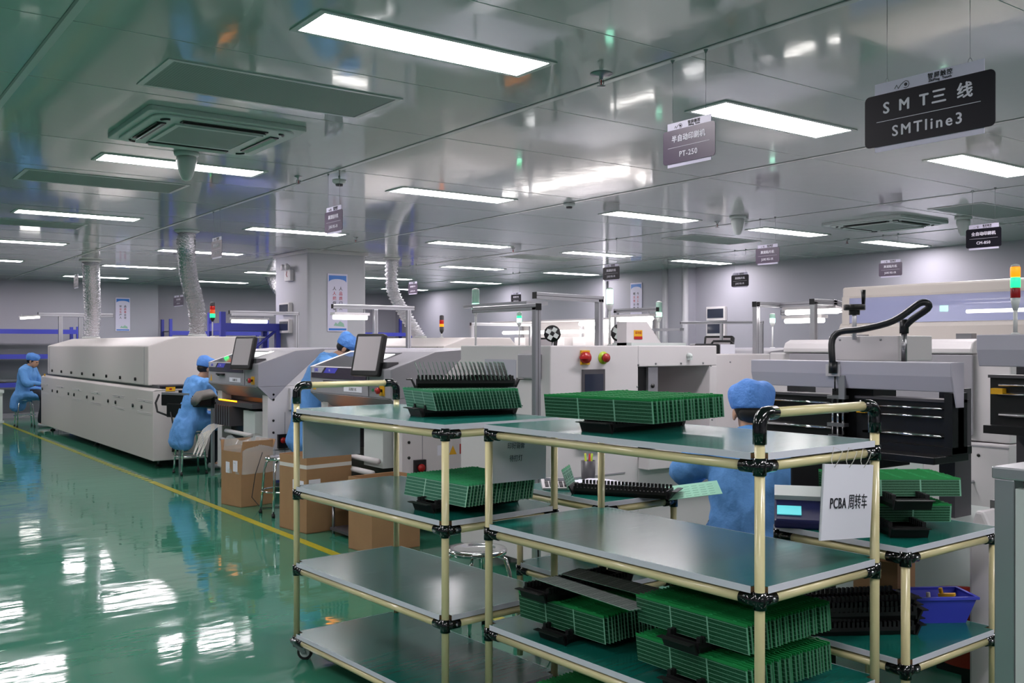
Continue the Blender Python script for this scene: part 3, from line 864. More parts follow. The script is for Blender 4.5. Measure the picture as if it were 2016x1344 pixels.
def foil_duct(pts, r, label):
    t = thing('foil_duct', label, 'duct', pts[0])
    P = [Vector(p) - Vector(pts[0]) for p in pts]
    # smooth curve through the points
    out = []; n = 26
    for i in range(n + 1):
        u = i / n * (len(P) - 1); k = min(int(u), len(P) - 2); f = u - k
        a = P[max(k - 1, 0)]; b = P[k]; c = P[k + 1]; d = P[min(k + 2, len(P) - 1)]
        out.append(.5 * ((2 * b) + (-a + c) * f + (2 * a - 5 * b + 4 * c - d) * f * f + (-a + 3 * b - 3 * c + d) * f ** 3))
    fine = []; rs = []
    for i in range(len(out) - 1):
        fine += [out[i], out[i].lerp(out[i + 1], .5)]; rs += [r * random.uniform(1.02, 1.1), r * random.uniform(.78, .86)]
    fine.append(out[-1]); rs.append(r)
    MB().tube(fine, r, 'foil', 22, rs=rs).build('duct_hose', t)
    e = P[-1]
    MB().lathe([(r * 1.35, e.z), (r * 1.35, e.z - .012), (r * 1.05, e.z - .03)], 'strip', 20, Matrix.Translation((e.x, e.y, 0))).build('ceiling_collar', t)
    MB().lathe([(r * 1.15, -.005), (r * 1.12, .02), (r * 1.02, .03)], 'strip', 20).build('base_collar', t)
foil_duct([(4.1, 12.5, 1.59), (4.02, 12.3, 1.95), (3.8, 11.9, 2.3), (3.62, 11.45, 2.62), (3.6, 11.35, 2.82)], .105, 'leaning silver foil duct rising from the near end of the oven')
foil_duct([(3.83, 17.1, 1.59), (3.83, 17.0, 2.0), (3.75, 16.7, 2.4), (3.62, 16.2, 2.82)], .125, 'silver foil duct rising from the far end of the oven')
foil_duct([(7.75, 13.0, 1.59), (7.55, 13.1, 1.95), (7.35, 13.15, 2.35), (7.28, 13.04, 2.82)], .1, 'slanting silver foil duct right of the pillar')
foil_duct([(7.5, 16.6, 1.59), (7.45, 16.8, 2.0), (7.3, 17.3, 2.4), (7.2, 17.67, 2.82)], .11, 'foil duct half hidden behind the left side of the pillar')

# ---------------------------------------------------------------- signal towers
def signal_tower(loc, h, segs, label, r=.028, pole='strip', base=None, group='signal lamp towers', cup=True):
    t = thing('signal_tower', label, 'signal light', loc, 0, group)
    MB().lathe([(r * .9, 0), (r * .9, .008), (.012, .012)], pole, 14).cyl((0, 0, .01), .009, h - .01, pole, 10).build('pole', t)
    z = h
    if cup:
        MB().lathe([(.01, z), (r * .8, z + .03), (r, z + .055)], base or 'strip', 16).build('cup', t); z += .055
    for k, sh in segs:
        MB().lathe([(r * .94, z), (r, z + .004), (r, z + sh - .004), (r * .94, z + sh)], k, 18).build('lamp_segment', t); z += sh + .001
    MB().lathe([(r * .94, z), (r * .8, z + .008), (r * .3, z + .012)], 'strip' if segs[-1][0] != 'dark_grey' else 'dark_grey', 16).build('cap', t)
    return t
signal_tower((4.4, 12.8, 1.59), .2, [('lamp_green', .055), ('lamp_orange', .05), ('lamp_red', .05), ('dark_grey', .04)], 'signal tower glowing green under orange and red on the near oven', .034, base='black_plastic')
signal_tower((7.75, 12.35, 1.59), .06, [('dark_grey', .05), ('lamp_amber', .04), ('lamp_red', .06), ('dark_grey', .06)], 'small dark signal tower with red lamp behind the cart frames', .034, base='black_plastic')
signal_tower((4.42, 6.52, 1.44), .27, [('lamp_mint', .05), ('clear_green', .11)], 'clear signal lamp glowing mint green on the placement machine, left of the lamp gantry', .031)
signal_tower((7.35, 9.85, 1.44), .27, [('lamp_mint', .055), ('lamp_green', .03), ('clear_green', .04)], 'small green signal lamp in front of the bright inspection bench', .032)
signal_tower((4.9, 5.42, 1.47), .26, [('lamp_mint', .11)], 'brightest white-green signal lamp on the tall white box machine', .026)
signal_tower((7.02, 7.02, 1.44), .27, [('lamp_mint', .045), ('clear_green', .1)], 'clear signal lamp glowing green right of the middle desk lamp', .031)
signal_tower((9.95, 7.92, 1.44), .27, [('lamp_mint', .055), ('clear_green', .05)], 'small green signal lamp framed by the right-hand lamp gantry posts', .035)
signal_tower((4.3, 2.1, 1.515), .11, [('lamp_red_off', .045), ('lamp_green', .045), ('lamp_amber', .045)], 'signal tower with amber, green and red segments at the right edge', .0205, base='ac_white')
signal_tower((8.05, 4.55, 1.445), .27, [('lamp_mint', .06), ('clear_green', .09)], 'green signal lamp seen through the glass hood at right', .034)

# ---------------------------------------------------------------- placement machines
def placement_machine(loc, label, detail=True):
    """local: front -y, x from far end 0 to near end 1.45, depth y 0..1.8"""
    t = thing('placement_machine', label, 'machine', loc, -math.pi / 2, 'placement machines')
    W, D = 1.45, 1.8
    mb = MB()
    mb.box(.12, W - .12, .35, D, .12, 1.06, 'white_paint')
    mb.box(0, .14, .1, D, .12, 1.06, 'white_paint').box(W - .14, W, .1, D, .12, 1.06, 'white_paint')
    mb.box(.14, W - .14, .1, .4, .12, .2, 'white_paint')
    mb.prism([(.29, 1.06), (D, 1.06), (D, 1.425), (.72, 1.425)], 0, W, 'white_paint', 'x')
    mb.build('body', t, bevel=.006)
    cv = MB()
    cv.prism([(0, 1.06), (.292, 1.06), (.722, 1.427), (1.5, 1.44), (.7, 1.44), (.4, 1.42), (0, 1.285)][:3] + [(.7, 1.44), (.4, 1.42), (0, 1.285)], -.004, W + .004, 'cover_grey', 'x')
    c = cv.build('front_cover', t, bevel=.006)
    MB().prism([(.0, 1.287), (.4, 1.422), (.7, 1.442), (.7, 1.436), (.4, 1.416), (0, 1.281)], -.006, .05, 'white_paint', 'x').build('cover_edge', c)
    # roof panels
    MB().box(0, W, .7, D, 1.425, 1.445, 'lilac_paint').build('roof_panel', t, bevel=.006)
    # window set into the slope
    sl = math.atan2(.135, .4); T = Matrix.Translation((0, 0, 1.2855)) @ Matrix.Rotation(sl, 4, 'X')
    MB().box(.07, 1.0, .02, .38, .0005, .004, 'smoke_cover', T).build('cover_window', c)
    MB().box(.45, .95, .2, .34, .0045, .006, 'bench_light', T).build('window_lamp', c)
    # dark name band with badge
    MB().box(.03, 1.06, -.006, .0, 1.19, 1.283, 'plum').build('name_band', c)
    MB().prism([(.04, 1.235), (.24, 1.235), (.3, 1.28), (.04, 1.28)], -.008, -.006, 'lilac_paint', 'y').build('badge', c)
    lettering('badge_lettering', 'JUKI', .038, face_y(.14, -.0085, 1.258), 'blue_logo', c, .0005, bold=.001)
    MB().prism([(.28, 1.235), (.5, 1.235), (.56, 1.28), (.34, 1.28)], -.0078, -.006, 'blue_logo', 'y').build('band_flash', c)
    lettering('band_lettering', 'RS', .026, face_y(.4, -.0085, 1.258), 'sign_text', c, .0004)
    MB().box(.32, .52, -.03, -.001, 1.155, 1.172, 'black_plastic').box(.33, .35, -.02, 0, 1.145, 1.155, 'black_plastic').build('handle', c)
    MB().box(.66, .98, -.003, 0, 1.09, 1.135, 'paper').build('name_label', c)
    lettering('label_lettering', '高速贴片机', .03, face_y(.82, -.0035, 1.11), 'ink', c, .0003, sx=.9)
    MB().prism([(.06, 1.085), (.12, 1.085), (.09, 1.155)], -.003, 0, 'yellow', 'y').build('warning_triangle', c)
    MB().box(1.09, 1.1, -.002, 0, 1.065, 1.28, 'dark_grey').build('cover_joint', c)
    MB().cyl((1.17, 0, 1.12), .012, -.01, 'green_btn', 12, 'y').build('start_button', c)
    MB().cyl((1.22, 0, 1.12), .012, -.01, 'red', 12, 'y').build('stop_button', c)
    MB().box(1.28, 1.36, -.006, 0, 1.08, 1.16, 'yellow').cyl((1.32, -.006, 1.12), .012, -.025, 'black_plastic', 12, 'y').cyl((1.32, -.03, 1.12), .025, -.02, 'red', 16, 'y').build('emergency_stop', c)
    # slanted shield under the cover
    mb = MB()
    mb.prism([(0, 1.06), (.29, 1.06), (.16, .93), (.14, .93)], -.006, .04, 'cover_grey', 'x').prism([(0, 1.06), (.29, 1.06), (.16, .93), (.14, .93)], W - .04, W + .006, 'cover_grey', 'x')
    mb.add([(.04, .0, 1.055), (W - .04, .0, 1.055), (W - .04, .15, .93), (.04, .15, .93), (.04, .008, 1.06), (W - .04, .008, 1.06), (W - .04, .158, .935), (.04, .158, .935)],
           [(0, 1, 2, 3), (7, 6, 5, 4), (0, 4, 5, 1), (2, 6, 7, 3), (1, 5, 6, 2), (0, 3, 7, 4)], 'cover_grey')
    mb.build('slanted_shield', t)
    # feeder bay
    fb = MB().box(.16, W - .16, .2, .36, .3, .93, 'black_plastic')
    fb.box(.18, W - .2, .02, .25, .83, .88, 'dark_grey')
    f = fb.build('feeder_bay', t)
    l = MB()
    for i in range(9): l.box(.3 + i * .06, .345 + i * .06, .008, .018, .88, .893, 'led_amber')
    l.build('feeder_indicator', f)
    for i in range(7):
        x = .25 + i * .07
        MB().box(x, x + .03, -.02, .2, .62, .83, 'dark_grey').build('tape_feeder', f)
    MB().box(.9, 1.22, .06, .2, .5, .8, 'ac_white').build('waste_cover', f)
    tp = MB()
    for i in range(9):
        x = .2 + i * .035
        pts = [(x, .0 - .2 * math.sin(a), .62 - .26 * (1 - math.cos(a))) for a in [R(q) for q in (0, 20, 40, 60, 75)]] + [(x + .01, -.24 - .01 * (i % 3), .3)]
        for j in range(len(pts) - 1):
            a, b = pts[j], pts[j + 1]
            tp.add([a, (a[0] + .02, a[1], a[2]), (b[0] + .02, b[1], b[2]), b, (a[0], a[1] + .001, a[2] + .001), (a[0] + .02, a[1] + .001, a[2] + .001), (b[0] + .02, b[1] + .001, b[2] + .001), (b[0], b[1] + .001, b[2] + .001)], [(0, 1, 2, 3), (7, 6, 5, 4), (0, 4, 5, 1), (1, 5, 6, 2), (0, 3, 7, 4)], 'tape')
    tp.build('component_tape', f)
    for z in (.56, .47):
        MB().cyl((.5, .02 if z > .5 else -.03, z), .022, .72, 'white_paint', 14, 'x').build('reel_bar', f)
    # near end side details
    MB().box(W, W + .05, .32, 1.15, .82, 1.04, 'white_paint').build('side_box', t, bevel=.006)
    s = MB()
    for z in (.42,): s.box(W, W + .003, .12, 1.3, z, z + .008, 'dark_grey')
    s.box(W, W + .003, .28, .285, .12, .8, 'cover_grey')
    s.build('side_seam', t)
    for k, (y, z) in enumerate(((.16, .98), (.16, .93), (.16, .72), (.16, .6))):
        MB().cyl((W, y, z), .012, .006, 'black_plastic', 10, 'x').build('bolt', t)
    MB().box(W, W + .03, .2, .3, .44, .58, 'black_plastic').cyl((W + .03, .25, .52), .03, .02, 'red', 14, 'x').build('main_switch', t)
    MB().box(W, W + .002, .42, .5, .6, .68, 'paper').prism([(.53, .6), (.6, .6), (.565, .67)], W, W + .003, 'yellow', 'x').box(W, W + .003, .63, .66, .6, .68, 'red').box(W, W + .003, .7, .8, .65, .68, 'ink').build('warning_labels', t)
    for y in (.85, 1.1): MB().cyl((W, y, .33), .03, .02, 'black_plastic', 14, 'x').build('plug_hole', t)
    for x in (.15, W - .15):
        for y in (.2, D - .2):
            MB().cyl((x, y, .0), .05, .025, 'black_plastic', 14).cyl((x, y, .02), .022, .1, 'black_plastic', 12).build('foot', t)
    # monitor on an arm
    mt = MB(); cx = .0
    Tm = Matrix.Translation((1.18, -.06, 1.4)) @ Matrix.Rotation(R(20), 4, 'Z') @ Matrix.Rotation(R(-14), 4, 'X')
    mt.prism(rrect(.29, .34, .02), -.045, 0, 'black_plastic', 'z', T=Tm @ Matrix.Rotation(R(90), 4, 'X') @ Matrix.Rotation(0, 4, 'Z'))
    mo = mt.build('monitor', t, bevel=.006)
    MB().box(-.12, .12, -.004, .001, -.13, .145, 'screen_film', Tm @ Matrix.Translation((0, 0, 0))).build('screen', mo)
    MB().tube([(1.18, -.0, 1.36), (1.22, .06, 1.3), (1.3, .1, 1.3)], .022, 'dark_grey', 10).box(1.26, 1.36, .02, .12, 1.24, 1.34, 'dark_grey').build('monitor_arm', t)
    return t
placement_machine((3.6, 7.92, 0), 'white placement machine nearest the camera, monitor on its front, behind the aisle cart')
pm2 = placement_machine((3.6, 10.6, 0), 'white placement machine between the oven and the leaning worker')
signal_tower((3.82, 10.3, 1.36), .0, [('lamp_mint', .04)], 'small round green lamp on the slope of the farther placement machine', .022, cup=False)
placement_machine((7.0, 10.0, 0), 'placement machine in the second line, hidden behind the front machines')
placement_machine((7.0, 7.35, 0), 'placement machine in the second line, right behind the white box machine')
placement_machine((7.3, 5.0, 0), 'placement machine in the second line behind the automatic printer')
# short conveyors in the gaps of the line
def conveyor(x, y0, y1, z, label, w=.5):
    t = thing('link_conveyor', label, 'conveyor', (x, y0, 0), 0, 'short link conveyors')
    L = y1 - y0
    for s in (0, w): MB().box(s, s + .03, 0, L, z - .08, z, 'black_plastic').box(s - .002, s + .032, .02, L - .02, z - .01, z + .004, 'alu').build('rail', t)
    MB().box(.05, w, .1, L - .1, z - .14, z - .1, 'dark_grey').build('tray', t)
    for (a, b) in ((.03, .1), (w - .03, .1), (.03, L - .1), (w - .03, L - .1)):
        MB().cyl((a, b, 0), .018, z - .1, 'alu', 8).build('leg', t)
    MB().box(-.1, .0, .1, .35, z - .26, z - .06, 'black_plastic').build('drive_box', t)
    return t
conveyor(4.28, 8.0, 9.08, .93, 'short black link conveyor in front of the leaning worker')
conveyor(3.95, 10.75, 11.55, .93, 'short link conveyor between the oven mouth and the placement machine')
t = thing('oven_outfeed', 'black outfeed unit with hanging cables on the near end of the oven', 'conveyor', (3.42, 11.5, .8), math.atan2(-.85, .33))
MB().box(0, .92, -.09, .07, -.03, .1, 'black_plastic').box(.12, .5, -.11, .02, -.16, .0, 'black_plastic').box(.3, .42, -.1, .0, -.24, -.1, 'black_plastic').build('body', t, bevel=.008)
MB().box(.02, .5, -.1, -.07, .1, .125, 'alu').box(.5, .95, -.08, -.05, .04, .07, 'alu').build('rail', t)
MB().tube([(-.02, -.1, .1), (-.06, -.12, .0), (-.0, -.14, -.1), (.12, -.1, -.14)], .012, 'rubber', 8).tube([(.2, -.11, -.1), (.26, -.13, -.22), (.34, -.1, -.26)], .01, 'rubber', 8).build('cable', t)
MB().box(.25, .28, -.04, -.01, -.8, -.15, 'alu').box(.8, .83, -.04, -.01, -.8, -.03, 'alu').build('leg', t)
t = thing('covered_feeder', 'grey plastic cover draped over the feeder beside the seated worker', 'cover', (3.62, 10.86, .86))
MB().rings([[(x * s, -.1 + .25 * math.cos(a) * s2 + 0, z + .06 * math.sin(a) * s) for a in [i * math.pi / 6 for i in range(12)]] for x, z, s, s2 in ((-.16, -.02, .8, .5), (-.08, .04, 1, .6), (.05, .06, 1, .6), (.16, .0, .7, .5))], 'drape_grey').build('draped_sheet', t)
MB().box(-.1, .2, -.2, .1, -.06, .02, 'black_plastic').build('frame', t)

# ---------------------------------------------------------------- tall white box machine
t = thing('box_machine', 'tall white box machine with red rotary switch and small dark touch screen', 'machine', (3.67, 4.6, 0), 0)
W = 1.5
mb = MB()
mb.box(0, .74, 0, 1.0, .1, 1.47, 'white_paint')
mb.box(.74, W, 0, 1.0, 1.33, 1.47, 'white_paint')
mb.box(W - .07, W, 0, 1.0, .72, 1.33, 'white_paint')
mb.box(.74, W - .07, .62, 1.0, .72, 1.33, 'beige_paint')
mb.box(.74, W, 0, 1.0, .1, .72, 'white_paint')
mb.build('housing', t, bevel=.006)
MB().box(.745, .86, .05, .3, .74, 1.325, 'black_plastic').build('lift_shaft', t)
MB().box(.86, .95, .03, .3, .74, 1.325, 'alu').cyl((.9, .03, 1.2), .015, -.006, 'black_plastic', 12, 'y').cyl((.9, .03, 1.12), .012, -.006, 'black_plastic', 12, 'y').build('guide_rail', t)
MB().box(.62, .745, -.006, .0, .85, 1.08, 'ac_white').build('cutout_frame', t)
MB().box(-.004, 0, .35, .7, 1.2, 1.38, 'lilac_paint').build('notice_sheet', t)
sw = MB().box(.24, .31, -.012, 0, 1.35, 1.44, 'yellow').build('rotary_switch', t)
MB().cyl((.262, -.012, 1.395), .036, -.03, 'red', 20, 'y').box(.2, .27, -.05, -.04, 1.388, 1.402, 'red').build('knob', sw)
es = MB().cyl((.43, 0, 1.392), .04, -.008, 'lime', 20, 'y').build('emergency_stop', t)
MB().cyl((.43, -.008, 1.392), .018, -.025, 'black_plastic', 14, 'y').cyl((.425, -.03, 1.392), .028, -.015, 'red', 18, 'y').build('button', es)
sc_ = MB().box(.25, .44, -.012, 0, 1.1, 1.32, 'dark_grey').build('touch_screen', t, bevel=.003)
MB().box(.268, .422, -.0135, -.012, 1.12, 1.29, 'screen_off').build('display', sc_)
for x, z in ((.74, 1.345), (.9, 1.35), (1.14, 1.35), (1.36, 1.35), (1.44, 1.33), (.73, 1.2), (1.45, 1.1), (1.45, .95)):
    MB().cyl((x, 0, z), .007, -.004, 'steel', 8, 'y').build('screw', t)
MB().lathe([(.02, 0), (.018, .02), (.012, .03)], 'ac_white', 12, Matrix.Translation((1.21, -.001, 1.4)) @ Matrix.Rotation(R(90), 4, 'X')).box(1.2, 1.225, -.03, 0, 1.37, 1.395, 'ac_white').build('knob_latch', t)
MB().box(.0, .62, -.004, 0, .64, .648, 'cover_grey').box(.0, .62, -.004, 0, .55, .556, 'cover_grey').build('panel_joint', t)
MB().box(.8, 1.16, -.004, .0, .78, .9, 'black_plastic').build('cable_port', t)
c = MB()
for i in range(5): c.tube([(.84 + i * .05, -.006, .86), (.86 + i * .05, -.04, .82), (.83 + i * .055, -.03, .79)], .008, 'black_plastic', 6)
c.tube([(.9, -.02, .8), (.98, -.07, .62), (1.05, -.06, .6), (1.09, -.02, .8)], .005, 'dark_grey', 6)
c.build('cable', t)
MB().box(.74, 1.5, -.1, 0, .66, .78, 'white_paint').build('lower_ledge', t, bevel=.005)
MB().box(-.03, 0, .08, .3, 1.26, 1.42, 'cover_grey').build('side_hopper', t, bevel=.01)
for x in (.12, W - .12):
    for y in (.12, .88): MB().cyl((x, y, 0), .04, .1, 'black_plastic', 12).build('foot', t)
def simple_cabinet(name, label, cat, loc, w, d, h, k, z0=.1, screws=True, rz=0):
    t = thing(name, label, cat, loc, rz)
    MB().box(0, w, 0, d, z0, h, k).build('housing', t, bevel=.008)
    MB().box(.03, w - .03, -.003, 0, z0 + .05, h * .5, 'ac_white').build('lower_door', t)
    if screws:
        for x in (.06, w * .5, w - .06): MB().cyl((x, 0, h - .06), .007, -.004, 'steel', 8, 'y').build('screw', t)
    for x in (.06, w - .06):
        for y in (.06, d - .06): MB().cyl((x, y, 0), .03, z0, 'black_plastic', 10).build('foot', t)
    return t
simple_cabinet('buffer_machine', 'plain white buffer machine to the right of the tall box machine', 'machine', (5.24, 4.95, 0), .95, 1.4, 1.405, 'white_paint')
simple_cabinet('far_machine', 'low white machine far back behind the right-hand lamp gantries', 'machine', (9.6, 7.5, 0), .9, 1.0, 1.44, 'white_paint')
t = thing('handheld_case', 'black case with a sheet of white paper on the buffer machine', 'case', (5.8, 5.2, 1.405), R(-30))
MB().box(-.17, .03, -.08, .08, 0, .08, 'black_plastic').build('case_body', t, bevel=.01)
MB().tube([(.0, .05, .07), (.02, .05, .1), (.16, .05, .1), (.19, .05, .07), (.19, .05, .0)], .01, 'black_plastic', 8).build('handle', t)
tag(MB().box(.04, .16, -.06, .0, 0, .075, 'paper').build('paper_pad', t))
t = thing('control_box', 'white box with a yellow and red warning plate on the tall machine', 'box', (4.78, 5.0, 1.47), 0)
MB().prism([(-.1, 0), (.25, 0), (.25, .01), (.1, .17), (-.1, .17)], 0, .1, 'white_paint', 'y').box(-.1, .45, -.05, .15, 0, .02, 'ac_white').build('housing', t)
p_ = MB().box(-.03, .05, -.004, 0, .05, .11, 'yellow').box(-.03, .05, -.005, -.003, .045, .065, 'red').build('warning_plate', t)
lettering('plate_lettering', '请勿靠', .022, face_y(.01, -.005, .09), 'red', t, .0003)

# ---------------------------------------------------------------- lamp gantries
def gantry(label, posts, beam, lamp=None, panel=None, group='aluminium work-light gantries', s=.02, name='lamp_gantry'):
    """posts: (x, y, z0, z1); beam: list of points; lamp: (point, point); panel: (point, point, width)"""
    o = Vector((posts[0][0], posts[0][1], posts[0][2]))
    t = thing(name, label, 'gantry', o, 0, group)
    for (x, y, z0, z1) in posts:
        MB().box(x - s - o.x, x + s - o.x, y - s - o.y, y + s - o.y, z0 - o.z, z1 - o.z, 'alu').box(x - .003 - o.x, x + .003 - o.x, y - s - .0012 - o.y, y + s + .0012 - o.y, z0 - o.z, z1 - o.z, 'dark_grey').build('post', t, bevel=.003)
    for a, b in zip(beam[:-1], beam[1:]):
        a = Vector(a) - o; b = Vector(b) - o; d = b - a
        q = d.to_track_quat('X', 'Z').to_matrix().to_4x4(); T = Matrix.Translation(a) @ q
        MB().box(-s, d.length + s, -s, s, -s, s, 'alu', T).box(-s, d.length + s, -s - .0012, s + .0012, -.003, .003, 'dark_grey', T).build('beam', t, bevel=.003)
        MB().box(-s - .004, -s, -s, s, -s, s, 'black_plastic', T).build('end_cap', t)
        MB().box(d.length + s, d.length + s + .004, -s, s, -s, s, 'black_plastic', T).build('end_cap', t)
    if lamp:
        a = Vector(lamp[0]) - o; b = Vector(lamp[1]) - o; d = b - a
        T = Matrix.Translation(a) @ d.to_track_quat('X', 'Z').to_matrix().to_4x4()
        MB().box(0, d.length, -.045, .045, .02, .045, 'white_paint', T).build('lamp_housing', t)
        MB().cyl((0.01, 0, 0), .02, d.length - .02, 'tube_light', 12, 'x', T).build('lamp_tube', t)
        for e in (.1, .9): MB().box(d.length * e - .006, d.length * e + .006, -.006, .006, .045, .08, 'alu', T).build('hanger', t)
    if panel:
        a = Vector(panel[0]) - o; b = Vector(panel[1]) - o; d = b - a; w = panel[2]
        T = Matrix.Translation(a) @ d.to_track_quat('X', 'Z').to_matrix().to_4x4()
        MB().box(0, d.length, -w, w, -.012, .012, 'alu', T).build('cover_panel', t)
    return t
gantry('lamp gantry in front of the poster on the pillar, its tube lit', [(4.32, 8.06, 0, 1.81), (4.68, 8.06, 0, 1.81)], [(3.9, 8.06, 1.83), (4.72, 8.06, 1.83)], ((3.88, 8.06, 1.73), (4.24, 8.06, 1.73)))
gantry('lamp gantry with a lit tube between the oven and the farther placement machine', [(4.82, 11.0, 0, 1.84)], [(4.82, 11.0, 1.86), (4.0, 11.0, 1.86)], ((4.0, 11.0, 1.755), (4.45, 11.0, 1.755)), ((3.98, 11.0, 1.83), (4.5, 11.0, 1.83), .07))
gantry('tall aluminium gantry post clamped to the left front of the white box machine', [(3.5, 4.52, 0, 1.7)], [(3.5, 4.52, 1.7), (3.5, 5.15, 1.7)])
gantry('aluminium arm with a wide lamp housing standing on the tall white box machine', [(4.42, 5.0, 1.47, 1.79)], [(4.42, 5.0, 1.79), (3.88, 5.0, 1.8)], None, ((3.88, 5.0, 1.75), (3.88, 5.75, 1.75), .09), s=.022)
gantry('lamp gantry with a lit tube behind the box machine, in front of the wall poster', [(6.62, 7.22, 0, 1.83)], [(6.62, 7.22, 1.82), (6.62, 6.66, 1.82)], ((6.62, 7.3, 1.735), (6.62, 6.7, 1.735)))
gantry('thin aluminium frame with a sagging arm in front of the electrical boxes', [(6.95, 5.65, 0, 1.68), (6.75, 5.95, 1.5, 1.68)], [(6.95, 5.65, 1.68), (6.55, 6.25, 1.68)], None, ((6.55, 6.25, 1.62), (6.5, 6.75, 1.62), .03), s=.012)
gantry('left post of the lamp gantry pair at right, with two lit tubes', [(6.3, 5.18, 0, 1.83)], [(6.3, 5.18, 1.81), (6.6, 5.18, 1.81), (6.6, 4.7, 1.81)], ((6.6, 5.12, 1.745), (6.6, 4.6, 1.745)), s=.022)
gantry('right post of the lamp gantry pair at right, nearer the glass hood', [(6.3, 4.62, 0, 1.82)], [(6.3, 4.62, 1.81), (6.55, 4.62, 1.81), (6.9, 4.62, 1.76), (6.9, 5.36, 1.76)], ((6.9, 5.36, 1.683), (6.9, 4.95, 1.683)), s=.022)
gantry('white lamp stand with two short tubes behind the far end of the oven', [(3.85, 19.6, 0, 2.03), (4.2, 19.6, 0, 2.0)], [(3.5, 19.6, 2.05), (4.75, 19.6, 2.05)], ((3.15, 19.55, 1.97), (3.5, 19.6, 2.0)), s=.035)
gantry('thin frame behind the second oven, right of the pillar', [(8.0, 11.9, 0, 1.79), (9.1, 11.9, 0, 1.79)], [(8.0, 11.9, 1.79), (9.1, 11.9, 1.79)], s=.022)

# ---------------------------------------------------------------- bright inspection bench
t = thing('inspection_bench', 'brightly lit white inspection bench far back in the middle', 'bench', (9.0, 13.0, 0), 0)
MB().box(0, .8, -3.2, 0, .72, .78, 'white_paint').build('worktop', t)
MB().box(.75, .8, -3.2, 0, .78, 1.85, 'white_paint').build('back_panel', t)
for y in (-3.15, -1.6, -.05):
    MB().box(.7, .74, y - .02, y + .02, 0, 1.85, 'alu').build('upright', t)
    MB().box(.02, .06, y - .02, y + .02, 0, .72, 'alu').build('leg', t)
for z in (1.8, 1.66): MB().box(.1, .8, -3.2, -.0, z + .04, z + .06, 'white_paint').build('lamp_shelf', t) if z > 1.7 else None
MB().cyl((.3, -3.1, 1.68), .025, 3.0, 'tube_light', 12, 'y').build('tube_lamp', t)
MB().cyl((.6, -3.1, 1.8), .03, 1.4, 'tube_light', 12, 'y').build('tube_lamp', t)
for i in range(6):
    MB().box(.45, .74, -3.0 + i * .5, -2.7 + i * .5, 1.35, 1.6, 'white_paint').build('parts_bin', t, bevel=.01)
MB().box(.3, .74, -3.1, -.1, 1.32, 1.34, 'alu').build('shelf', t)
for x, y, lb in ((6.05, 7.55, 'dark tape reel on a stand in front of the bright bench, left one'), (6.2, 6.72, 'dark tape reel on a stand in front of the bright bench, right one')):
    t = thing('tape_reel', lb, 'reel', (x, y, 1.59), R(-40), 'tape reels on stands')
    r_ = .085
    MB().cyl((0, -.012, 0), r_, .024, 'black_plastic', 24, 'y').build('flange', t)
    sp_ = MB()
    for q in (0, 90, 180, 270):
        sp_.box(.02, .066, -.0135, .0135, -.022, .022, 'ac_white', Matrix.Rotation(R(q + 30), 4, 'Y'))
    sp_.build('window_cutout', t)
    MB().cyl((0, .012, -1.59), .01, 1.55, 'alu', 8).cyl((0, .012, -1.59), .12, .02, 'dark_grey', 16).build('stand', t)

# ---------------------------------------------------------------- blue racks, trolley, tables at the back
def blue_rack(loc, w, d, levels, label, h=2.0, name='blue_rack'):
    t = thing(name, label, 'rack', loc, 0, 'blue steel storage racks')
    n = max(2, int(w / 1.6) + 1)
    for i in range(n):
        x = i * w / (n - 1)
        for y in (0, d): MB().box(x - .03, x + .03, y - .03, y + .03, 0, h, 'blue_rack').build('upright', t)
    for z in levels:
        MB().box(0, w, -.025, .0, z - .09, z, 'blue_rack').build('front_beam', t)
        MB().box(0, w, .0, d, z - .02, z, 'dark_grey').build('shelf', t)
    return t
blue_rack((-.5, 20.75, 0), 4.9, .6, [.75, 1.3, 1.79], 'long blue rack along the back wall at the left edge', 1.85)
blue_rack((6.4, 21.3, 0), 2.2, .6, [.75, 1.3, 1.79], 'blue rack at the back wall behind the leaning duct', 2.05)
blue_rack((9.3, 21.0, 0), 3.0, .6, [.75, 1.3, 1.79], 'blue rack at the back wall right of the pillar', 2.15)
t = thing('blue_trolley', 'tall blue frame trolley behind the farther placement machine', 'trolley', (4.75, 13.4, 0), 0)
for x in (0, .82):
    for y in (0, .5): MB().box(x - .035, x + .035, y - .035, y + .035, .08, 1.72 if x else 1.95, 'blue_rack').build('post', t)
MB().box(-.03, .85, -.04, .54, 1.68, 1.79, 'blue_rack').build('top_beam', t)
MB().box(0, .82, 0, .5, 1.0, 1.03, 'ac_white').box(.1, .75, 0, .5, 1.58, 1.6, 'white_paint').build('shelf', t)
MB().tube([(.3, -.02, 1.3), (.8, -.02, 1.7)], .022, 'blue_rack', 8).build('brace', t)
for x in (0, .82):
    for y in (0, .5): MB().cyl((x, y - .02, .04), .04, .04, 'rubber', 14, 'y').build('wheel', t)
t = thing('far_table', 'low white table with green board piles at the left edge', 'table', (.9, 17.9, 0), 0)
MB().box(0, 1.75, 0, .8, .68, .73, 'ac_white').box(0, 1.75, .0, .8, .18, .22, 'ac_white').build('table_top', t)
for x in (.05, 1.7):
    for y in (.05, .75): MB().box(x - .03, x + .03, y - .03, y + .03, 0, .68, 'ac_white').build('leg', t)
for i, (x, z, k, h, lb) in enumerate(((.95, .73, 'pcb_mint', .1, 'green board pile on the far left table, bottom'), (1.0, .86, 'pcb_mint', .16, 'green board pile on the far left table, top'), (1.15, .84, 'tray_plastic', .02, 'black tray between the green board piles on the far left table'))):
    o = MB().box(-.85 + x, x + .6, -.25, .25, 0, h, k).build('board_pile', loc=(.95, 18.3, z)); tag(o, lb, 'board pile')
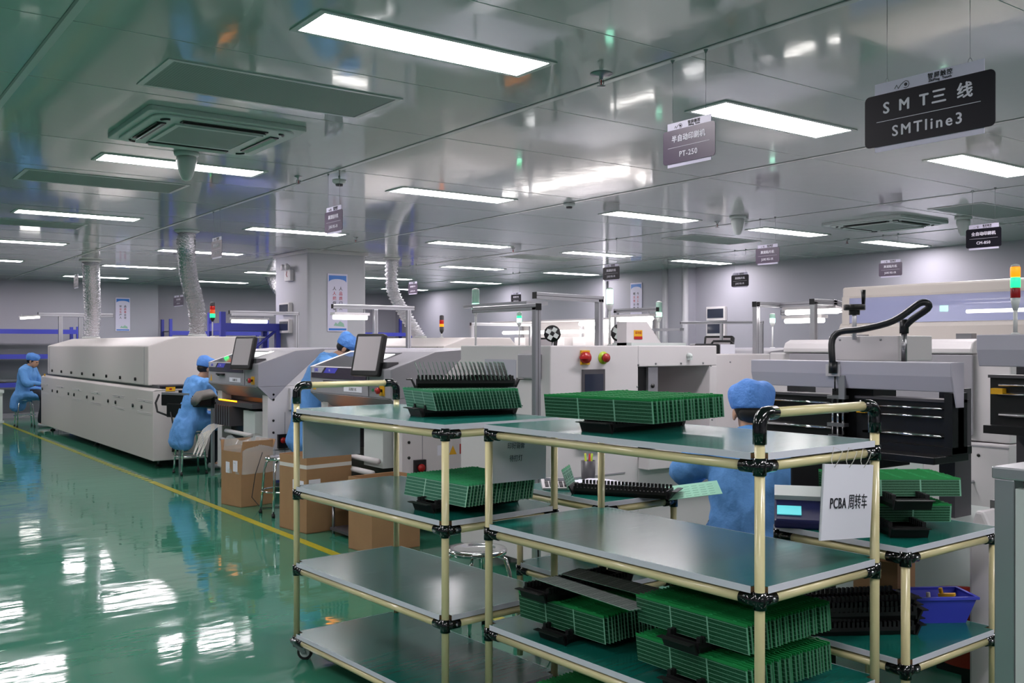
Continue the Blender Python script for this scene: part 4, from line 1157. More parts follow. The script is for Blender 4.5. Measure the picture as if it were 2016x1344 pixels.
t = thing('white_cup', 'small white cup on the green pile at the far left', 'cup', (2.37, 18.15, 1.02)); MB().lathe([(.03, 0), (.038, .09), (.033, .09), (.026, .01)], 'white_paint', 14).build('cup_body', t)
o = MB().box(0, .9, 0, .5, 0, .38, 'black_plastic').build('black_crate', loc=(1.5, 18.0, .22), bevel=.01); tag(o, 'black crate on the lower shelf of the far left table', 'crate')

# ---------------------------------------------------------------- posters and wall fittings
def poster(name, label, loc, rz, w, h, c1, c2):
    t = thing(name, label, 'poster', loc, rz)
    MB().box(-w / 2, w / 2, 0, .008, -h, 0, 'sign_white').build('sheet', t)
    pts = [(-w * .44, -h * .03), (w * .44, -h * .03), (w * .44, -h * .15)] + [(w * .44 * math.cos(a), -h * .15 + h * .06 * math.sin(a)) for a in [math.pi * i / 10 for i in range(1, 10)]] + [(-w * .44, -h * .15)]
    MB().prism(pts, -.002, 0, 'poster_blue', 'y').build('header', t)
    MB().box(-w * .44, w * .44, -.002, 0, -h * .98, -h * .945, 'poster_blue').build('footer_strip', t)
    MB().prism([(-w * .2, -h * .9), (-w * .1, -h * .84), (0, -h * .87), (w * .12, -h * .82), (w * .3, -h * .86), (w * .35, -h * .92)], -.0015, 0, 'poster_green', 'y').build('landscape_print', t)
    for col, (s, x, z0) in enumerate(((c1, w * .16, -h * .26), (c2, -w * .16, -h * .26))):
        for i, ch in enumerate(s):
            lettering('slogan_character', ch, h * .07, face_y(x, -.0012, z0 - i * h * .085), 'ink_red' if i in (1, 2) else 'ink', t, .0004, bold=.001)
    return t
poster('slogan_poster', 'tall slogan poster with blue header on the pillar', (6.09, 12.485, 2.49), 0, .31, .82, '人品质门关', '人人把保证')
poster('slogan_poster', 'small slogan poster with blue header on the back wall at left', (5.5, YW - .52, 2.5), 0, .3, .72, '品质是企业', '安全生产人')
poster('slogan_poster', 'slogan poster with blue header on the right wall', (XW - .235, 12.85, 2.62), -math.pi / 2, .3, .78, '今天工作不', '明天努力找')
def breaker_box(loc, rz, label, w=.36, h=.2):
    t = thing('breaker_box', label, 'electrical box', loc, rz, 'white breaker boxes')
    MB().box(-w / 2, w / 2, -.06, 0, 0, h, 'white_paint').build('case', t, bevel=.008)
    MB().box(-w * .42, w * .42, -.066, -.06, h * .2, h * .85, 'screen_off').build('tinted_window', t)
breaker_box((XW - .0, 11.1, 1.89), -math.pi / 2, 'upper white breaker box with tinted window on the right wall', .42, .24)
breaker_box((XW - .0, 11.1, 1.63), -math.pi / 2, 'lower white breaker box with tinted window on the right wall', .42, .24)
breaker_box((5.65, 13.22, 1.93), -math.pi / 2, 'upper breaker box on the narrow side of the pillar', .36, .16)
breaker_box((5.65, 13.22, 1.65), -math.pi / 2, 'lower breaker box on the narrow side of the pillar', .36, .2)
t = thing('emergency_light', 'white twin emergency light high on the narrow side of the pillar', 'emergency light', (5.65, 13.1, 2.4), -math.pi / 2)
MB().box(-.11, .11, -.06, 0, 0, .16, 'white_paint').build('case', t, bevel=.01)
for s in (-1, 1): MB().lathe([(.02, 0), (.045, -.03), (.05, -.06)], 'white_paint', 14, Matrix.Translation((s * .07, -.05, .2)) @ Matrix.Rotation(R(-90), 4, 'X')).build('lamp_head', t)
MB().tube([(0, -.062, .14), (-.02, -.066, .09), (.02, -.066, .06)], .004, 'red', 6).build('red_wire', t)

# ---------------------------------------------------------------- semi-automatic printers
def semi_printer(loc, L, dz, label, wheel=True):
    """local: front -y (faces the aisle), x from far end 0 to near end L"""
    t = thing('stencil_printer', label, 'machine', loc, -math.pi / 2, 'semi-automatic stencil printers')
    z1 = 1.392 + dz; zm = 1.327 + dz; z0 = 1.255 + dz
    MB().prism([(0, zm), (.02, z0), (.1, z0), (.1, z1), (.0, z1)], 0, L, 'lilac_paint', 'x').build('top_hood', t, bevel=.004)
    MB().prism([(.0, z1), (.0, zm), (.02, z0), (.04, z0 - .07), (.1, z0 - .07), (.1, z1)], L, L + .006, 'lilac_paint', 'x').build('hood_end_plate', t)
    # black beam with guide rods, in two halves
    for a, b in ((.02, L * .47), (L * .53, L - .01)):
        o = MB().box(a, b, .08, .13, 1.0 + dz, 1.21 + dz, 'black_plastic').box(a, b, .06, .18, 1.205 + dz, 1.218 + dz, 'dark_grey').build('carriage_beam', t)
        for z in (1.175, 1.135): MB().cyl((a + .05, .055, z + dz), .006, b - a - .1, 'chrome', 10, 'x').build('guide_rod', o)
        MB().cyl((a + .05, .06, 1.045 + dz), .009, b - a - .1, 'chrome', 10, 'x').build('drive_rod', o)
        MB().box(a + .02, a + .07, .045, .08, 1.135 + dz, 1.16 + dz, 'yellow').build('brass_stop', o)
        MB().box(b - .04, b, .03, .16, .97 + dz, 1.25 + dz, 'black_plastic').build('end_bracket', o)
        MB().box(a, b, .02, .2, .965 + dz, 1.0 + dz, 'black_plastic').build('lower_rail', o)
    MB().box(L * .44, L * .6, .1, .3, 1.0 + dz, 1.26 + dz, 'black_plastic').build('carriage_block', t)
    if wheel:
        cx = L * .47
        c = MB()
        for dx, zz in ((-.03, 1.0), (0, .97), (.03, 1.02)):
            c.cyl((cx + dx, .02, zz), .006, .24 - (zz - .97), 'chrome', 8)
        for z in (1.2, 1.13, 1.06, .99): c.box(cx - .05, cx + .05, .0, .04, z, z + .018, 'steel')
        c.box(cx - .03, cx + .03, -.02, .02, 1.0, 1.02, 'steel').box(cx - .02, cx + .02, .0, .05, .9, 1.0, 'steel')
        c.build('squeegee_linkage', t)
        MB().box(cx - .05, cx + .03, -.012, .0, 1.315, 1.375, 'white_paint').build('hose_bracket', t)
        MB().cyl((cx, -.005, 1.24), .004, .08, 'black_plastic', 8).box(cx + .02, cx + .055, -.004, .01, 1.2, 1.32, 'alu').build('cylinder_rod', t)
        hp = [(cx + .0, -.02, 1.36), (cx, -.03, 1.42), (cx - .005, -.02, 1.5), (cx + .03, .0, 1.54), (cx + .12, .03, 1.55), (cx + .24, .08, 1.58), (cx + .3, .12, 1.62), (cx + .36, .16, 1.675), (cx + .39, .18, 1.675), (cx + .38, .2, 1.65), (cx + .3, .2, 1.6), (cx + .255, .2, 1.56)]
        sm = []
        for i in range(len(hp) - 1):
            for f in (0, .33, .66):
                a = Vector(hp[max(i - 1, 0)]); b = Vector(hp[i]); c_ = Vector(hp[i + 1]); d = Vector(hp[min(i + 2, len(hp) - 1)])
                sm.append(.5 * ((2 * b) + (-a + c_) * f + (2 * a - 5 * b + 4 * c_ - d) * f * f + (-a + 3 * b - 3 * c_ + d) * f ** 3))
        sm.append(Vector(hp[-1]))
        MB().tube(sm, .0165, 'hose', 14).cyl((cx, -.02, 1.33), .022, .06, 'hose', 14).cyl((cx + .255, .2, 1.53), .022, .07, 'hose', 14).build('corrugated_hose', t)
        MB().cyl((cx + .255, .2, 1.39), .014, .15, 'steel', 12).build('hose_post', t)
        hw = MB().cyl((cx - .04, .22, 1.655), .055, .03, 'black_plastic', 24).cyl((cx - .04, .22, 1.63), .028, .03, 'black_plastic', 14).cyl((cx - .04, .22, 1.5), .012, .14, 'alu', 10)
        ho = hw.build('hand_wheel', t, bevel=.003)
        MB().cyl((cx - .0, .24, 1.685), .009, .075, 'black_plastic', 12, r2=.012).build('wheel_grip', ho)
        MB().box(cx - .21, cx + .2, .24, .55, 1.392, 1.52, 'white_paint').build('motor_box', t, bevel=.004)
        for x in (cx - .14, cx + .1): MB().cyl((x, .24, 1.5), .006, -.004, 'steel', 8, 'y').build('screw', t)
    # frame, table arm and base
    MB().box(.05, .13, .25, .4, .1, 1.26 + dz, 'dark_grey').build('column', t)
    MB().box(L - .2, L - .12, .25, .4, .1, 1.26 + dz, 'dark_grey').build('column', t)
    b = MB().box(L * .42, L * .72, -.28, .2, .88, .95, 'black_plastic').box(L * .66, L * .98, -.1, .2, .93, .965, 'black_plastic')
    b.prism([(-.05, .8), (.2, .8), (.2, .9), (-.3, .9), (-.3, .87)], L * .5, L * .56, 'black_plastic', 'x')
    b.build('table_frame', t, bevel=.004)
    tb = MB().box(L * .2, L * .66, -.32, .1, .835, .85, 'steel').box(L * .2, L * .6, -.33, -.28, .82, .86, 'steel')
    tb.build('print_table', t)
    for i in range(4):
        MB().box(L * (.3 + i * .1), L * (.3 + i * .1) + .03, -.25, -.2, .85, .93, 'alu' if i % 2 else 'black_plastic').build('board_clamp', t)
    MB().box(L * .5, L * .5 + .05, -.1, -.05, .45, .83, 'alu').box(L * .38, L * .48, -.12, .02, .45, .83, 'black_plastic').cyl((L * .6, -.02, .5), .018, .33, 'chrome', 12).build('lift_column', t)
    MB().box(0, L, .18, .8, .1, .62, 'ac_white').box(.02, L - .02, .12, .7, .6, .64, 'ac_white').build('base_cabinet', t, bevel=.006)
    for x in (.08, L - .08):
        for y in (.25, .7): MB().cyl((x, y, 0), .035, .1, 'black_plastic', 12).build('foot', t)
    return t
semi_printer((4.2, 3.49, 0), 1.15, 0, 'black and grey stencil printer with hand wheel and looping black hose', True)
semi_printer((4.1, 2.17, 0), 1.15, .125, 'second black and grey stencil printer cut off by the right edge', False)

# ---------------------------------------------------------------- automatic printer behind
t = thing('automatic_printer', 'large white automatic printer with a glass hood behind the hand-wheel machine', 'machine', (5.6, 4.5, 0), -math.pi / 2)
L = 1.73
MB().box(0, L, .0, 1.3, .1, .895, 'white_paint').box(0, L, .02, 1.3, .9, 1.42, 'white_paint').build('body', t, bevel=.01)
MB().prism([(-.02, 1.42), (1.3, 1.42), (1.3, 1.51), (.05, 1.51), (.0, 1.49), (-.02, 1.45)], .15, 1.52, 'white_paint', 'x', smooth=False).build('rounded_cover', t, bevel=.01)
MB().box(.2, 1.52, -.015, .0, .935, 1.415, 'cover_grey').build('front_panel', t, bevel=.004)
MB().box(.3, .42, -.02, -.012, 1.28, 1.36, 'dark_grey').build('panel_recess', t)
MB().box(.0, 1.2, -.004, .0, .2, .86, 'ac_white').build('door', t)
d_ = MB().box(1.0, 1.12, -.007, -.003, .765, .805, 'cover_grey').box(1.015, 1.105, -.009, -.006, .775, .79, 'dark_grey').build('recessed_handle', t, bevel=.002)
MB().cyl((1.18, -.002, .84), .014, -.006, 'steel', 14, 'y').build('door_lock', t)
MB().tube([(1.3, -.002, .66), (1.3, -.03, .66), (1.52, -.03, .66), (1.52, -.002, .66)], .009, 'alu', 8).build('bar_handle', t)
MB().box(.0, L, -.002, .001, .87, .878, 'cover_grey').build('body_joint', t)
MB().cyl((1.55, -.0, .82), .01, -.004, 'black_plastic', 8, 'y').build('screw', t)
# glass hood
h = MB()
h.prism([(.45, 1.51), (.45, 1.6), (.47, 1.63), (1.28, 1.63), (1.28, 1.51)], .28, 1.9, 'beige_paint', 'x')
hb = h.build('hood_base', t, bevel=.006)
MB().prism([(.46, 1.81), (.46, 1.89), (1.1, 1.9), (1.28, 1.8), (1.28, 1.77), (.5, 1.77)], .3, 1.9, 'beige_paint', 'x').build('hood_top', t, bevel=.015)
MB().box(.3, .36, .46, .5, 1.62, 1.82, 'beige_paint').prism([(.48, 1.6), (1.28, 1.6), (1.28, 1.8), (.48, 1.8)], .3, .32, 'beige_paint', 'x').build('hood_side', t)
MB().add([(.36, .462, 1.63), (1.9, .462, 1.63), (1.9, .462, 1.81), (.36, .462, 1.81), (.36, .468, 1.63), (1.9, .468, 1.63), (1.9, .468, 1.81), (.36, .468, 1.81)], [(0, 1, 2, 3), (7, 6, 5, 4), (0, 4, 5, 1), (1, 5, 6, 2), (2, 6, 7, 3), (3, 7, 4, 0)], 'hood_glass').build('hood_glass', t)
MB().box(.6, 1.9, .62, .9, 1.755, 1.768, 'lilac_paint').build('lamp_tray', t)
MB().cyl((1.1, .7, 1.7), .012, .7, 'tube_light', 12, 'x').build('hood_lamp', t)
for x in (.55, 1.3): MB().box(x, x + .1, .2, .26, 1.51, 1.545, 'steel').build('hinge', t)
for x in (.1, L - .1):
    for y in (.1, 1.2): MB().cyl((x, y, 0), .04, .1, 'black_plastic', 12).build('foot', t)

# ---------------------------------------------------------------- right edge: machine leg and glass cabinet
t = thing('machine_pedestal', 'white chamfered machine leg standing at the right edge beside the glass cabinet', 'machine leg', (3.66, 1.88, 0), 0)
MB().prism([(-.055, .13), (.055, .13), (.055, .76), (.03, .84), (.0, .84), (-.055, .72)], -.06, .06, 'white_paint', 'x').build('casing', t, bevel=.012)
MB().cyl((0, 0, .03), .016, .1, 'steel', 10).lathe([(.05, 0), (.05, .015), (.018, .03)], 'black_plastic', 16).build('levelling_foot', t)
t = thing('glass_cabinet', 'aluminium-framed glass cabinet cut off by the right edge', 'cabinet', (2.42, 1.235, 0), -math.pi / 2)
w_, d_, h_ = .6, .6, 1.135
for x in (0, w_ - .05):
    for y in (0, d_ - .05): MB().box(x, x + .05, y, y + .05, 0, h_, 'alu').build('corner_post', t, bevel=.003)
MB().box(-.005, w_ + .005, -.005, d_ + .005, h_, h_ + .03, 'alu').build('top_plate', t, bevel=.004)
dr = MB().box(.055, .085, -.004, .02, .03, h_ - .02, 'ac_white').box(w_ - .085, w_ - .055, -.004, .02, .03, h_ - .02, 'ac_white').box(.085, w_ - .085, -.004, .02, h_ - .07, h_ - .02, 'ac_white').box(.085, w_ - .085, -.004, .02, .03, .06, 'ac_white').build('door', t)
MB().box(.085, w_ - .085, .004, .009, .06, h_ - .07, 'smoke_cover').build('glass_pane', dr)
MB().box(.05, w_ - .05, .05, d_ - .05, .03, .05, 'steel').box(.05, w_ - .05, .05, d_ - .05, .58, .595, 'steel').build('shelf', t)
MB().box(.02, w_ - .02, d_ - .02, d_ - .015, .03, h_, 'ac_white').box(.05, w_ - .05, .3, .5, .05, .4, 'dark_grey').build('back_panel', t)

# ---------------------------------------------------------------- boxes, stools, small things
def carton(loc, rz, w, d, h, label, band=False, flaps=True, mark=True, labels=()):
    t = thing('cardboard_box', label, 'box', loc, rz, 'brown cardboard boxes')
    th = .005
    b = MB()
    b.box(0, w, 0, th, 0, h, 'cardboard').box(0, w, d - th, d, 0, h, 'cardboard').box(0, th, th, d - th, 0, h, 'cardboard').box(w - th, w, th, d - th, 0, h, 'cardboard').box(0, w, 0, d, 0, .006, 'cardboard_in')
    b.build('box_shell', t)
    if flaps:
        def flap(p, u, n_, L, ang):
            p = Vector(p); u = Vector(u); n_ = Vector(n_)
            q = n_ * math.cos(ang) + Vector((0, 0, 1)) * math.sin(ang)
            k = Vector((0, 0, 1)) * math.cos(ang) * .004 - n_ * math.sin(ang) * .004
            a, b_, c, d_ = p, p + u, p + u * .97 + q * L, p + u * .03 + q * L
            MB().add([a, b_, c, d_, a + k, b_ + k, c + k, d_ + k], [(0, 1, 2, 3), (7, 6, 5, 4), (0, 4, 5, 1), (1, 5, 6, 2), (2, 6, 7, 3), (3, 7, 4, 0)], 'cardboard').build('flap', t)
        flap((0, 0, h), (w, 0, 0), (0, -1, 0), .0 + d * .3, R(82)) if flaps == 2 else None
        flap((w, 0, h), (0, d, 0), (1, 0, 0), w * .3, R(70 if flaps == 2 else -75))
        flap((0, d, h), (w, 0, 0), (0, 1, 0), d * .3, R(75 if flaps == 2 else -70))
    if band:
        for z in (h * .84, ):
            MB().box(-.001, w + .001, -.001, d + .001, z, z + .03, 'tape').build('tape_band', t)
        MB().box(.02, w * .3, -.002, 0, h * .58, h * .7, 'paper').box(-.002, 0, d * .1, d * .5, h * .56, h * .68, 'paper').build('label_sticker', t)
    for (x0, x1, z0, z1, face) in labels:
        if face == 'x': MB().box(-.002, 0, x0, x1, z0, z1, 'paper').build('label_sticker', t)
        else: MB().box(x0, x1, -.002, 0, z0, z1, 'paper').build('label_sticker', t)
    return t
carton((3.17, 8.46, 0), R(12), .34, .33, .5, 'brown cardboard box nearest the oven, open top wrapped in clear plastic', False, 2, labels=((.06, .13, .32, .42, 'x'), (.19, .25, .3, .4, 'x')))
carton((3.14, 6.98, 0), R(8), .42, .4, .6, 'brown cardboard box with white tape band, middle one of three', True, 0)
carton((3.2, 6.02, 0), R(6), .42, .3, .52, 'brown cardboard box with open flaps behind the aisle cart', False, 1)
carton((3.32, 2.06, .445), R(5), .14, .18, .2, 'low brown cardboard box on the lower shelf of the right-hand cart', False, 0)
carton((3.18, 2.62 + .75, 0), R(20), .32, .3, .55, 'brown cardboard box beside the table, in front of the seated worker in the middle', False, 1)
# clear plastic bag over the first box
t = thing('plastic_bag', 'clear plastic bag draped over the first cardboard box', 'plastic bag', (3.12, 8.42, 0))
rg = []
for z, e in ((.3, .05), (.4, .04), (.5, .03), (.58, .0), (.62, -.05)):
    rg.append([(.2 + (.165 + e * .5) * math.cos(a + .2) / max(abs(math.cos(a)), abs(math.sin(a))) ** .85 * (1 + .05 * math.sin(a * 9 + z * 20)), .24 + (.165 + e * .5) * math.sin(a + .2) / max(abs(math.cos(a)), abs(math.sin(a))) ** .85 * (1 + .05 * math.cos(a * 7 + z * 30)), z + .02 * math.sin(a * 3) * (z > .55)) for a in [i * math.pi / 24 for i in range(48)]])
MB().rings(rg, 'clear_cover', caps=False).build('bag_film', t)
def round_stool(loc, label, h=.45, r=.155, rz=0.0):
    t = thing('round_stool', label, 'stool', loc, rz, 'round steel stools')
    MB().lathe([(0.02, h - .02), (r * .8, h - .022), (r * .97, h - .02), (r, h - .008), (r * .96, h + .004), (r * .72, h + .004), (r * .62, h - .004), (.02, h - .003)], 'chrome', 32).build('seat', t)
    for i in range(4):
        a = R(45 + 90 * i); c, s = math.cos(a), math.sin(a)
        MB().tube([(c * r * .7, s * r * .7, h - .03), (c * r * .95, s * r * .95, h - .05), (c * r * 1.08, s * r * 1.08, h - .12), (c * r * 1.3, s * r * 1.3, .02)], .0105, 'chrome', 10).build('leg', t)
        MB().cyl((c * r * 1.3, s * r * 1.3, 0), .015, .03, 'rubber', 10).build('foot_cap', t)
    rr = r * 1.16
    MB().tube([(rr * math.cos(q), rr * math.sin(q), h * .42) for q in [i * math.pi / 16 for i in range(33)]], .007, 'chrome', 8).build('foot_ring', t)
    return t
round_stool((2.74, 4.03, 0), 'empty polished round stool seen between the two front carts', .44)
round_stool((3.35, 7.95, 0), 'chrome stool between the two cardboard boxes by the aisle', .5)
round_stool((3.55, 11.08, 0), 'chrome stool under the worker seated by the oven', .5)
round_stool((3.18, 19.25, 0), 'chrome stool under the worker at the far end of the oven', .5)
round_stool((3.52, 2.86, 0), 'chrome stool under the worker seated in the middle', .47)
# low dark step shelf between two boxes
t = thing('metal_shelf', 'low dark metal shelf on the floor between two cardboard boxes', 'shelf', (3.3, 6.5, 0), 0)
MB().box(0, .45, 0, .4, .22, .25, 'dark_grey').box(0, .45, 0, .4, .03, .05, 'dark_grey').build('tier', t)
for x in (.02, .43):
    for y in (.02, .38): MB().cyl((x, y, 0), .012, .22, 'steel', 8).build('leg', t)
# small things on the table behind
zt = .812
def on_table(u, v, z=zt): return at(u, v, z)
x, y = 2.8, 3.5
t = thing('desk_calculator', 'white desk calculator lying by papers on the small table', 'calculator', (2.8, 3.47, zt), R(-35))
MB().prism([(-.09, 0), (.09, 0), (.09, .035), (-.09, .012)], -.065, .065, 'white_paint', 'x').build('case', t, bevel=.003)
k_ = MB(); T = Matrix.Translation((0, -.09, .012)) @ Matrix.Rotation(R(7.3), 4, 'X')
for i in range(5):
    for j in range(4): k_.box(-.052 + i * .022, -.036 + i * .022, .015 + j * .022, .031 + j * .022, .0, .005, 'dark_grey', T)
k_.build('keys', t); MB().box(-.05, .05, .12, .16, .0, .003, 'screen_off', T).build('display', t)
for i, (dx, dy, r0, lb) in enumerate(((.07, -.06, 20, 'crumpled white paper beside the calculator, top sheet'), (.1, .02, -10, 'white paper sheet beside the calculator, lower sheet'))):
    mb = MB(); n = 8; vs = []
    for a in range(n):
        for b in range(n):
            px_, py_ = (a / (n - 1) - .5) * .2, (b / (n - 1) - .5) * .26
            vs.append((px_, py_, .004 + .03 * (1 - i) * abs(noise.noise(Vector((px_ * 14, py_ * 14, i * 3))))))
    mb.add(vs, [(a * n + b, (a + 1) * n + b, (a + 1) * n + b + 1, a * n + b + 1) for a in range(n - 1) for b in range(n - 1)], 'paper', True)
    o = mb.build('paper_sheet', loc=(2.8 + .08 + dx, 3.42 + dy, zt + .003 + .004 * (1 - i)), rot=(0, 0, R(r0))); tag(o, lb, 'paper')
    so = o.modifiers.new('thick', 'SOLIDIFY'); so.thickness = .0008
t = thing('pen_holder', 'black mesh pen holder with yellow-green pens on the table', 'pen holder', (3.06, 3.54, zt), 0)
MB().lathe([(.033, 0), (.036, .1), (.034, .1), (.031, .004)], 'dark_grey', 18, caps=False).cyl((0, 0, 0), .033, .004, 'dark_grey', 18).build('cup', t)
for i, k in enumerate(('lime', 'black_plastic', 'yellow', 'lime', 'red')):
    a = i * 1.3; MB().cyl((.012 * math.cos(a), .012 * math.sin(a), .005), .005, .13, k, 8, T=Matrix.Rotation(R(6), 4, Vector((math.cos(a), math.sin(a), 0)))).build('pen', t)
t = thing('document_pouch', 'lilac paper pouch taped to the white machine under the shelf', 'papers', (4.0, 4.59, .98), 0)
MB().box(-.12, .1, -.012, 0, -.16, .02, 'lilac_paint').build('sheet_stack', t); MB().box(.04, .06, -.014, -.012, -.16, .02, 'paper').build('sheet_edge', t)
# board held by the seated worker
mb = MB()
mb.box(-.13, .1, -.09, .09, 0, .0018, 'pcb_mint')
for r_ in range(5):
    for c_ in range(6):
        mb.box(-.12 + c_ * .034, -.097 + c_ * .034, -.07 + r_ * .03, -.064 + r_ * .03, .0018, .0026, 'pcb_dark')
o = mb.build('panel_board', loc=(3.13, 2.9, .84), rot=(R(10), R(-8), R(-42))); tag(o, 'pale mint panel of circuit boards held by the seated worker in the middle', 'circuit board')
# counting scale on the right-hand low cart
t = thing('counting_scale', 'dark blue counting scale with glowing cyan display beside the worker', 'scale', (3.0, 2.2, .812), R(-52))
MB().prism([(-.13, 0), (.13, 0), (.13, .09), (.02, .1), (-.13, .03)], -.14, .14, 'scale_blue', 'x').build('body', t, bevel=.008)
T = Matrix.Translation((0, -.13, .03)) @ Matrix.Rotation(math.atan2(.07, .15), 4, 'X')
MB().box(-.13, -.045, .035, .09, 0, .003, 'scale_screen', T).build('display', t)
MB().box(-.14, .14, .13, .2, .001, .02, 'ac_white', T).build('keypad_strip', t)
MB().box(-.12, .14, .0, .14, .1, .112, 'black_plastic').build('weighing_pan', t, bevel=.003)
# dark equipment standing behind the scale
t = thing('dark_monitor_back', 'dark screen back standing behind the counting scale', 'monitor', (3.43, 2.43, 0), R(-50))
MB().box(-.16, .16, 0, .05, .84, 1.04, 'black_plastic').build('shell', t, bevel=.01)
MB().box(-.02, .02, .01, .04, 0.0, .85, 'black_plastic').box(-.1, .1, -.05, .1, .0, .015, 'black_plastic').build('stand', t)
# basin, basket, trays on the lower shelf
t = thing('red_basin', 'large red plastic basin on a black stand behind the right-hand low cart', 'basin', (3.97, 2.12, 0), 0)
MB().lathe([(.13, .14), (.19, .4), (.2, .405), (.2, .395), (.186, .39), (.125, .15)], 'red_plastic', 32, caps=False).cyl((0, 0, .14), .13, .008, 'red_plastic', 32).build('bowl', t)
MB().box(-.1, .1, -.1, .1, .1, .14, 'black_plastic').box(-.03, .03, -.03, .03, 0, .1, 'black_plastic').build('stand', t)
t = thing('blue_basket', 'blue plastic basket with small tools on the lower shelf of the right-hand cart', 'basket', (3.4, 1.965, .445), R(-33))
w0, d0, w1, d1, hh = .1, .05, .13, .075, .1
def frustum(a, b, c, d, z0, z1): return [[(-a, -b, z0), (a, -b, z0), (a, b, z0), (-a, b, z0)], [(-c, -d, z1), (c, -d, z1), (c, d, z1), (-c, d, z1)]]
bk = MB(); r0, r1 = frustum(w0, d0, w1, d1, 0, hh); q0, q1 = frustum(w0 - .004, d0 - .004, w1 - .004, d1 - .004, .004, hh)
bk.rings([r0, r1, q1, q0], 'basket_plastic', smooth=False)
bk.build('tub', t)
rm = MB(); a, b = frustum(w1 + .006, d1 + .006, w1 + .006, d1 + .006, hh - .008, hh + .002); c, d = frustum(w1 - .006, d1 - .006, w1 - .006, d1 - .006, hh - .008, hh + .002)
rm.rings([a, b, d, c, a], 'basket_plastic', smooth=False, caps=False).build('rim', t)
for i, (x, y, k, lb) in enumerate(((-.06, .01, 'black_plastic', 'small black tool lying in the blue basket, left end'), (-.01, -.01, 'tape', 'small grey metal part lying in the blue basket'), (.055, .0, 'yellow', 'small yellow clip lying in the blue basket'))):
    T = Matrix.Rotation(R(-33), 4, 'Z')
    p_ = T @ Vector((x, y, 0))
    o = MB().box(-.03, .03, -.01, .01, 0, .012, k).cyl((.02, 0, .012), .008, .02, k, 8).build('small_tool', loc=(3.4 + p_.x, 1.965 + p_.y, .5 + .015 * i), rot=(0, R(10), R(20 + 40 * i)), bevel=.002)
    tag(o, lb, 'tool')
for i in range(6):
    tray((3.02 + .012 * (i % 2), 2.06 + .01 * (i % 3), .445 + i * .017), R(-32 + 2 * (i % 3)), 'empty black tray in the pile on the lower shelf of the right-hand cart')
for i in range(3):
    o = tray((2.98 + .012 * (i % 2), 2.2 - .01 * (i % 3), .445 + i * .017), R(-34 + 2 * i), 'empty black tray in the rear pile on the lower shelf of the right-hand cart')
# cables on the floor
def cable(name, label, pts, r, k):
    o = MB().tube([Vector(p) - Vector(pts[0]) for p in pts], r, k, 8).build(name, loc=pts[0]); tag(o, label, 'cable'); return o
cable('floor_cable', 'thin black cable looping down the side of the first cardboard box', [(3.34, 8.38, .5), (3.28, 8.4, .3), (3.24, 8.38, .1), (3.3, 8.32, .006), (3.5, 8.26, .006), (3.75, 8.5, .006), (3.8, 8.9, .006)], .004, 'rubber')
cable('blue_cable', 'blue cable looping beside the red basin', [(4.2, 1.98, .4), (4.12, 2.0, .47), (4.18, 1.9, .5), (4.28, 1.84, .42), (4.3, 1.8, .0)], .008, 'blue_logo')
cable('floor_cable', 'black cable hanging between the two low tables', [(2.9, 3.62, .8), (2.86, 3.68, .5), (2.9, 3.72, .2), (3.0, 3.7, .006), (3.3, 3.75, .006)], .004, 'rubber')

# ---------------------------------------------------------------- people
def cap_chain(bm_list, pts, rs, seg=14):
    """tapered limb as rings with rounded ends; pts joints, rs radii (float or (rx, ry))"""
    mb = MB(); P = [Vector(p) for p in pts]; rings_ = []
    up = None
    N = len(P)
    samples = []
    for i in range(N - 1):
        for f in (0, .25, .5, .75):
            a = P[max(i - 1, 0)]; b = P[i]; c = P[i + 1]; d = P[min(i + 2, N - 1)]
            q = .5 * ((2 * b) + (-a + c) * f + (2 * a - 5 * b + 4 * c - d) * f * f + (-a + 3 * b - 3 * c + d) * f ** 3)
            ra = rs[i] if isinstance(rs[i], tuple) else (rs[i], rs[i]); rb = rs[i + 1] if isinstance(rs[i + 1], tuple) else (rs[i + 1], rs[i + 1])
            samples.append((q, (ra[0] * (1 - f) + rb[0] * f, ra[1] * (1 - f) + rb[1] * f)))
    rl = rs[-1] if isinstance(rs[-1], tuple) else (rs[-1], rs[-1])
    samples.append((P[-1], rl))
    n = len(samples)
    side = Vector((1, 0, 0))
    for i, (p, (rx, ry)) in enumerate(samples):
        a = samples[max(i - 1, 0)][0]; b = samples[min(i + 1, n - 1)][0]
        d = (b - a).normalized()
        x = (side - d * side.dot(d))
        if x.length < .2: x = Vector((0, 1, 0)) - d * d.y
        x.normalize(); y = d.cross(x).normalized()
        ext = [(0, 1)]
        if i == 0: ext = [(-.75, .45), (-.45, .8), (0, 1)]
        if i == n - 1: ext = [(0, 1), (.45, .8), (.75, .45)]
        for e, sc in ext:
            c = p + d * e * min(rx, ry)
            rings_.append([c + x * math.cos(t) * rx * sc + y * math.sin(t) * ry * sc for t in [2 * math.pi * j / seg for j in range(seg)]])
    o = len(bm_list.v)
    bm_list.rings(rings_, bm_list._k, True, True)
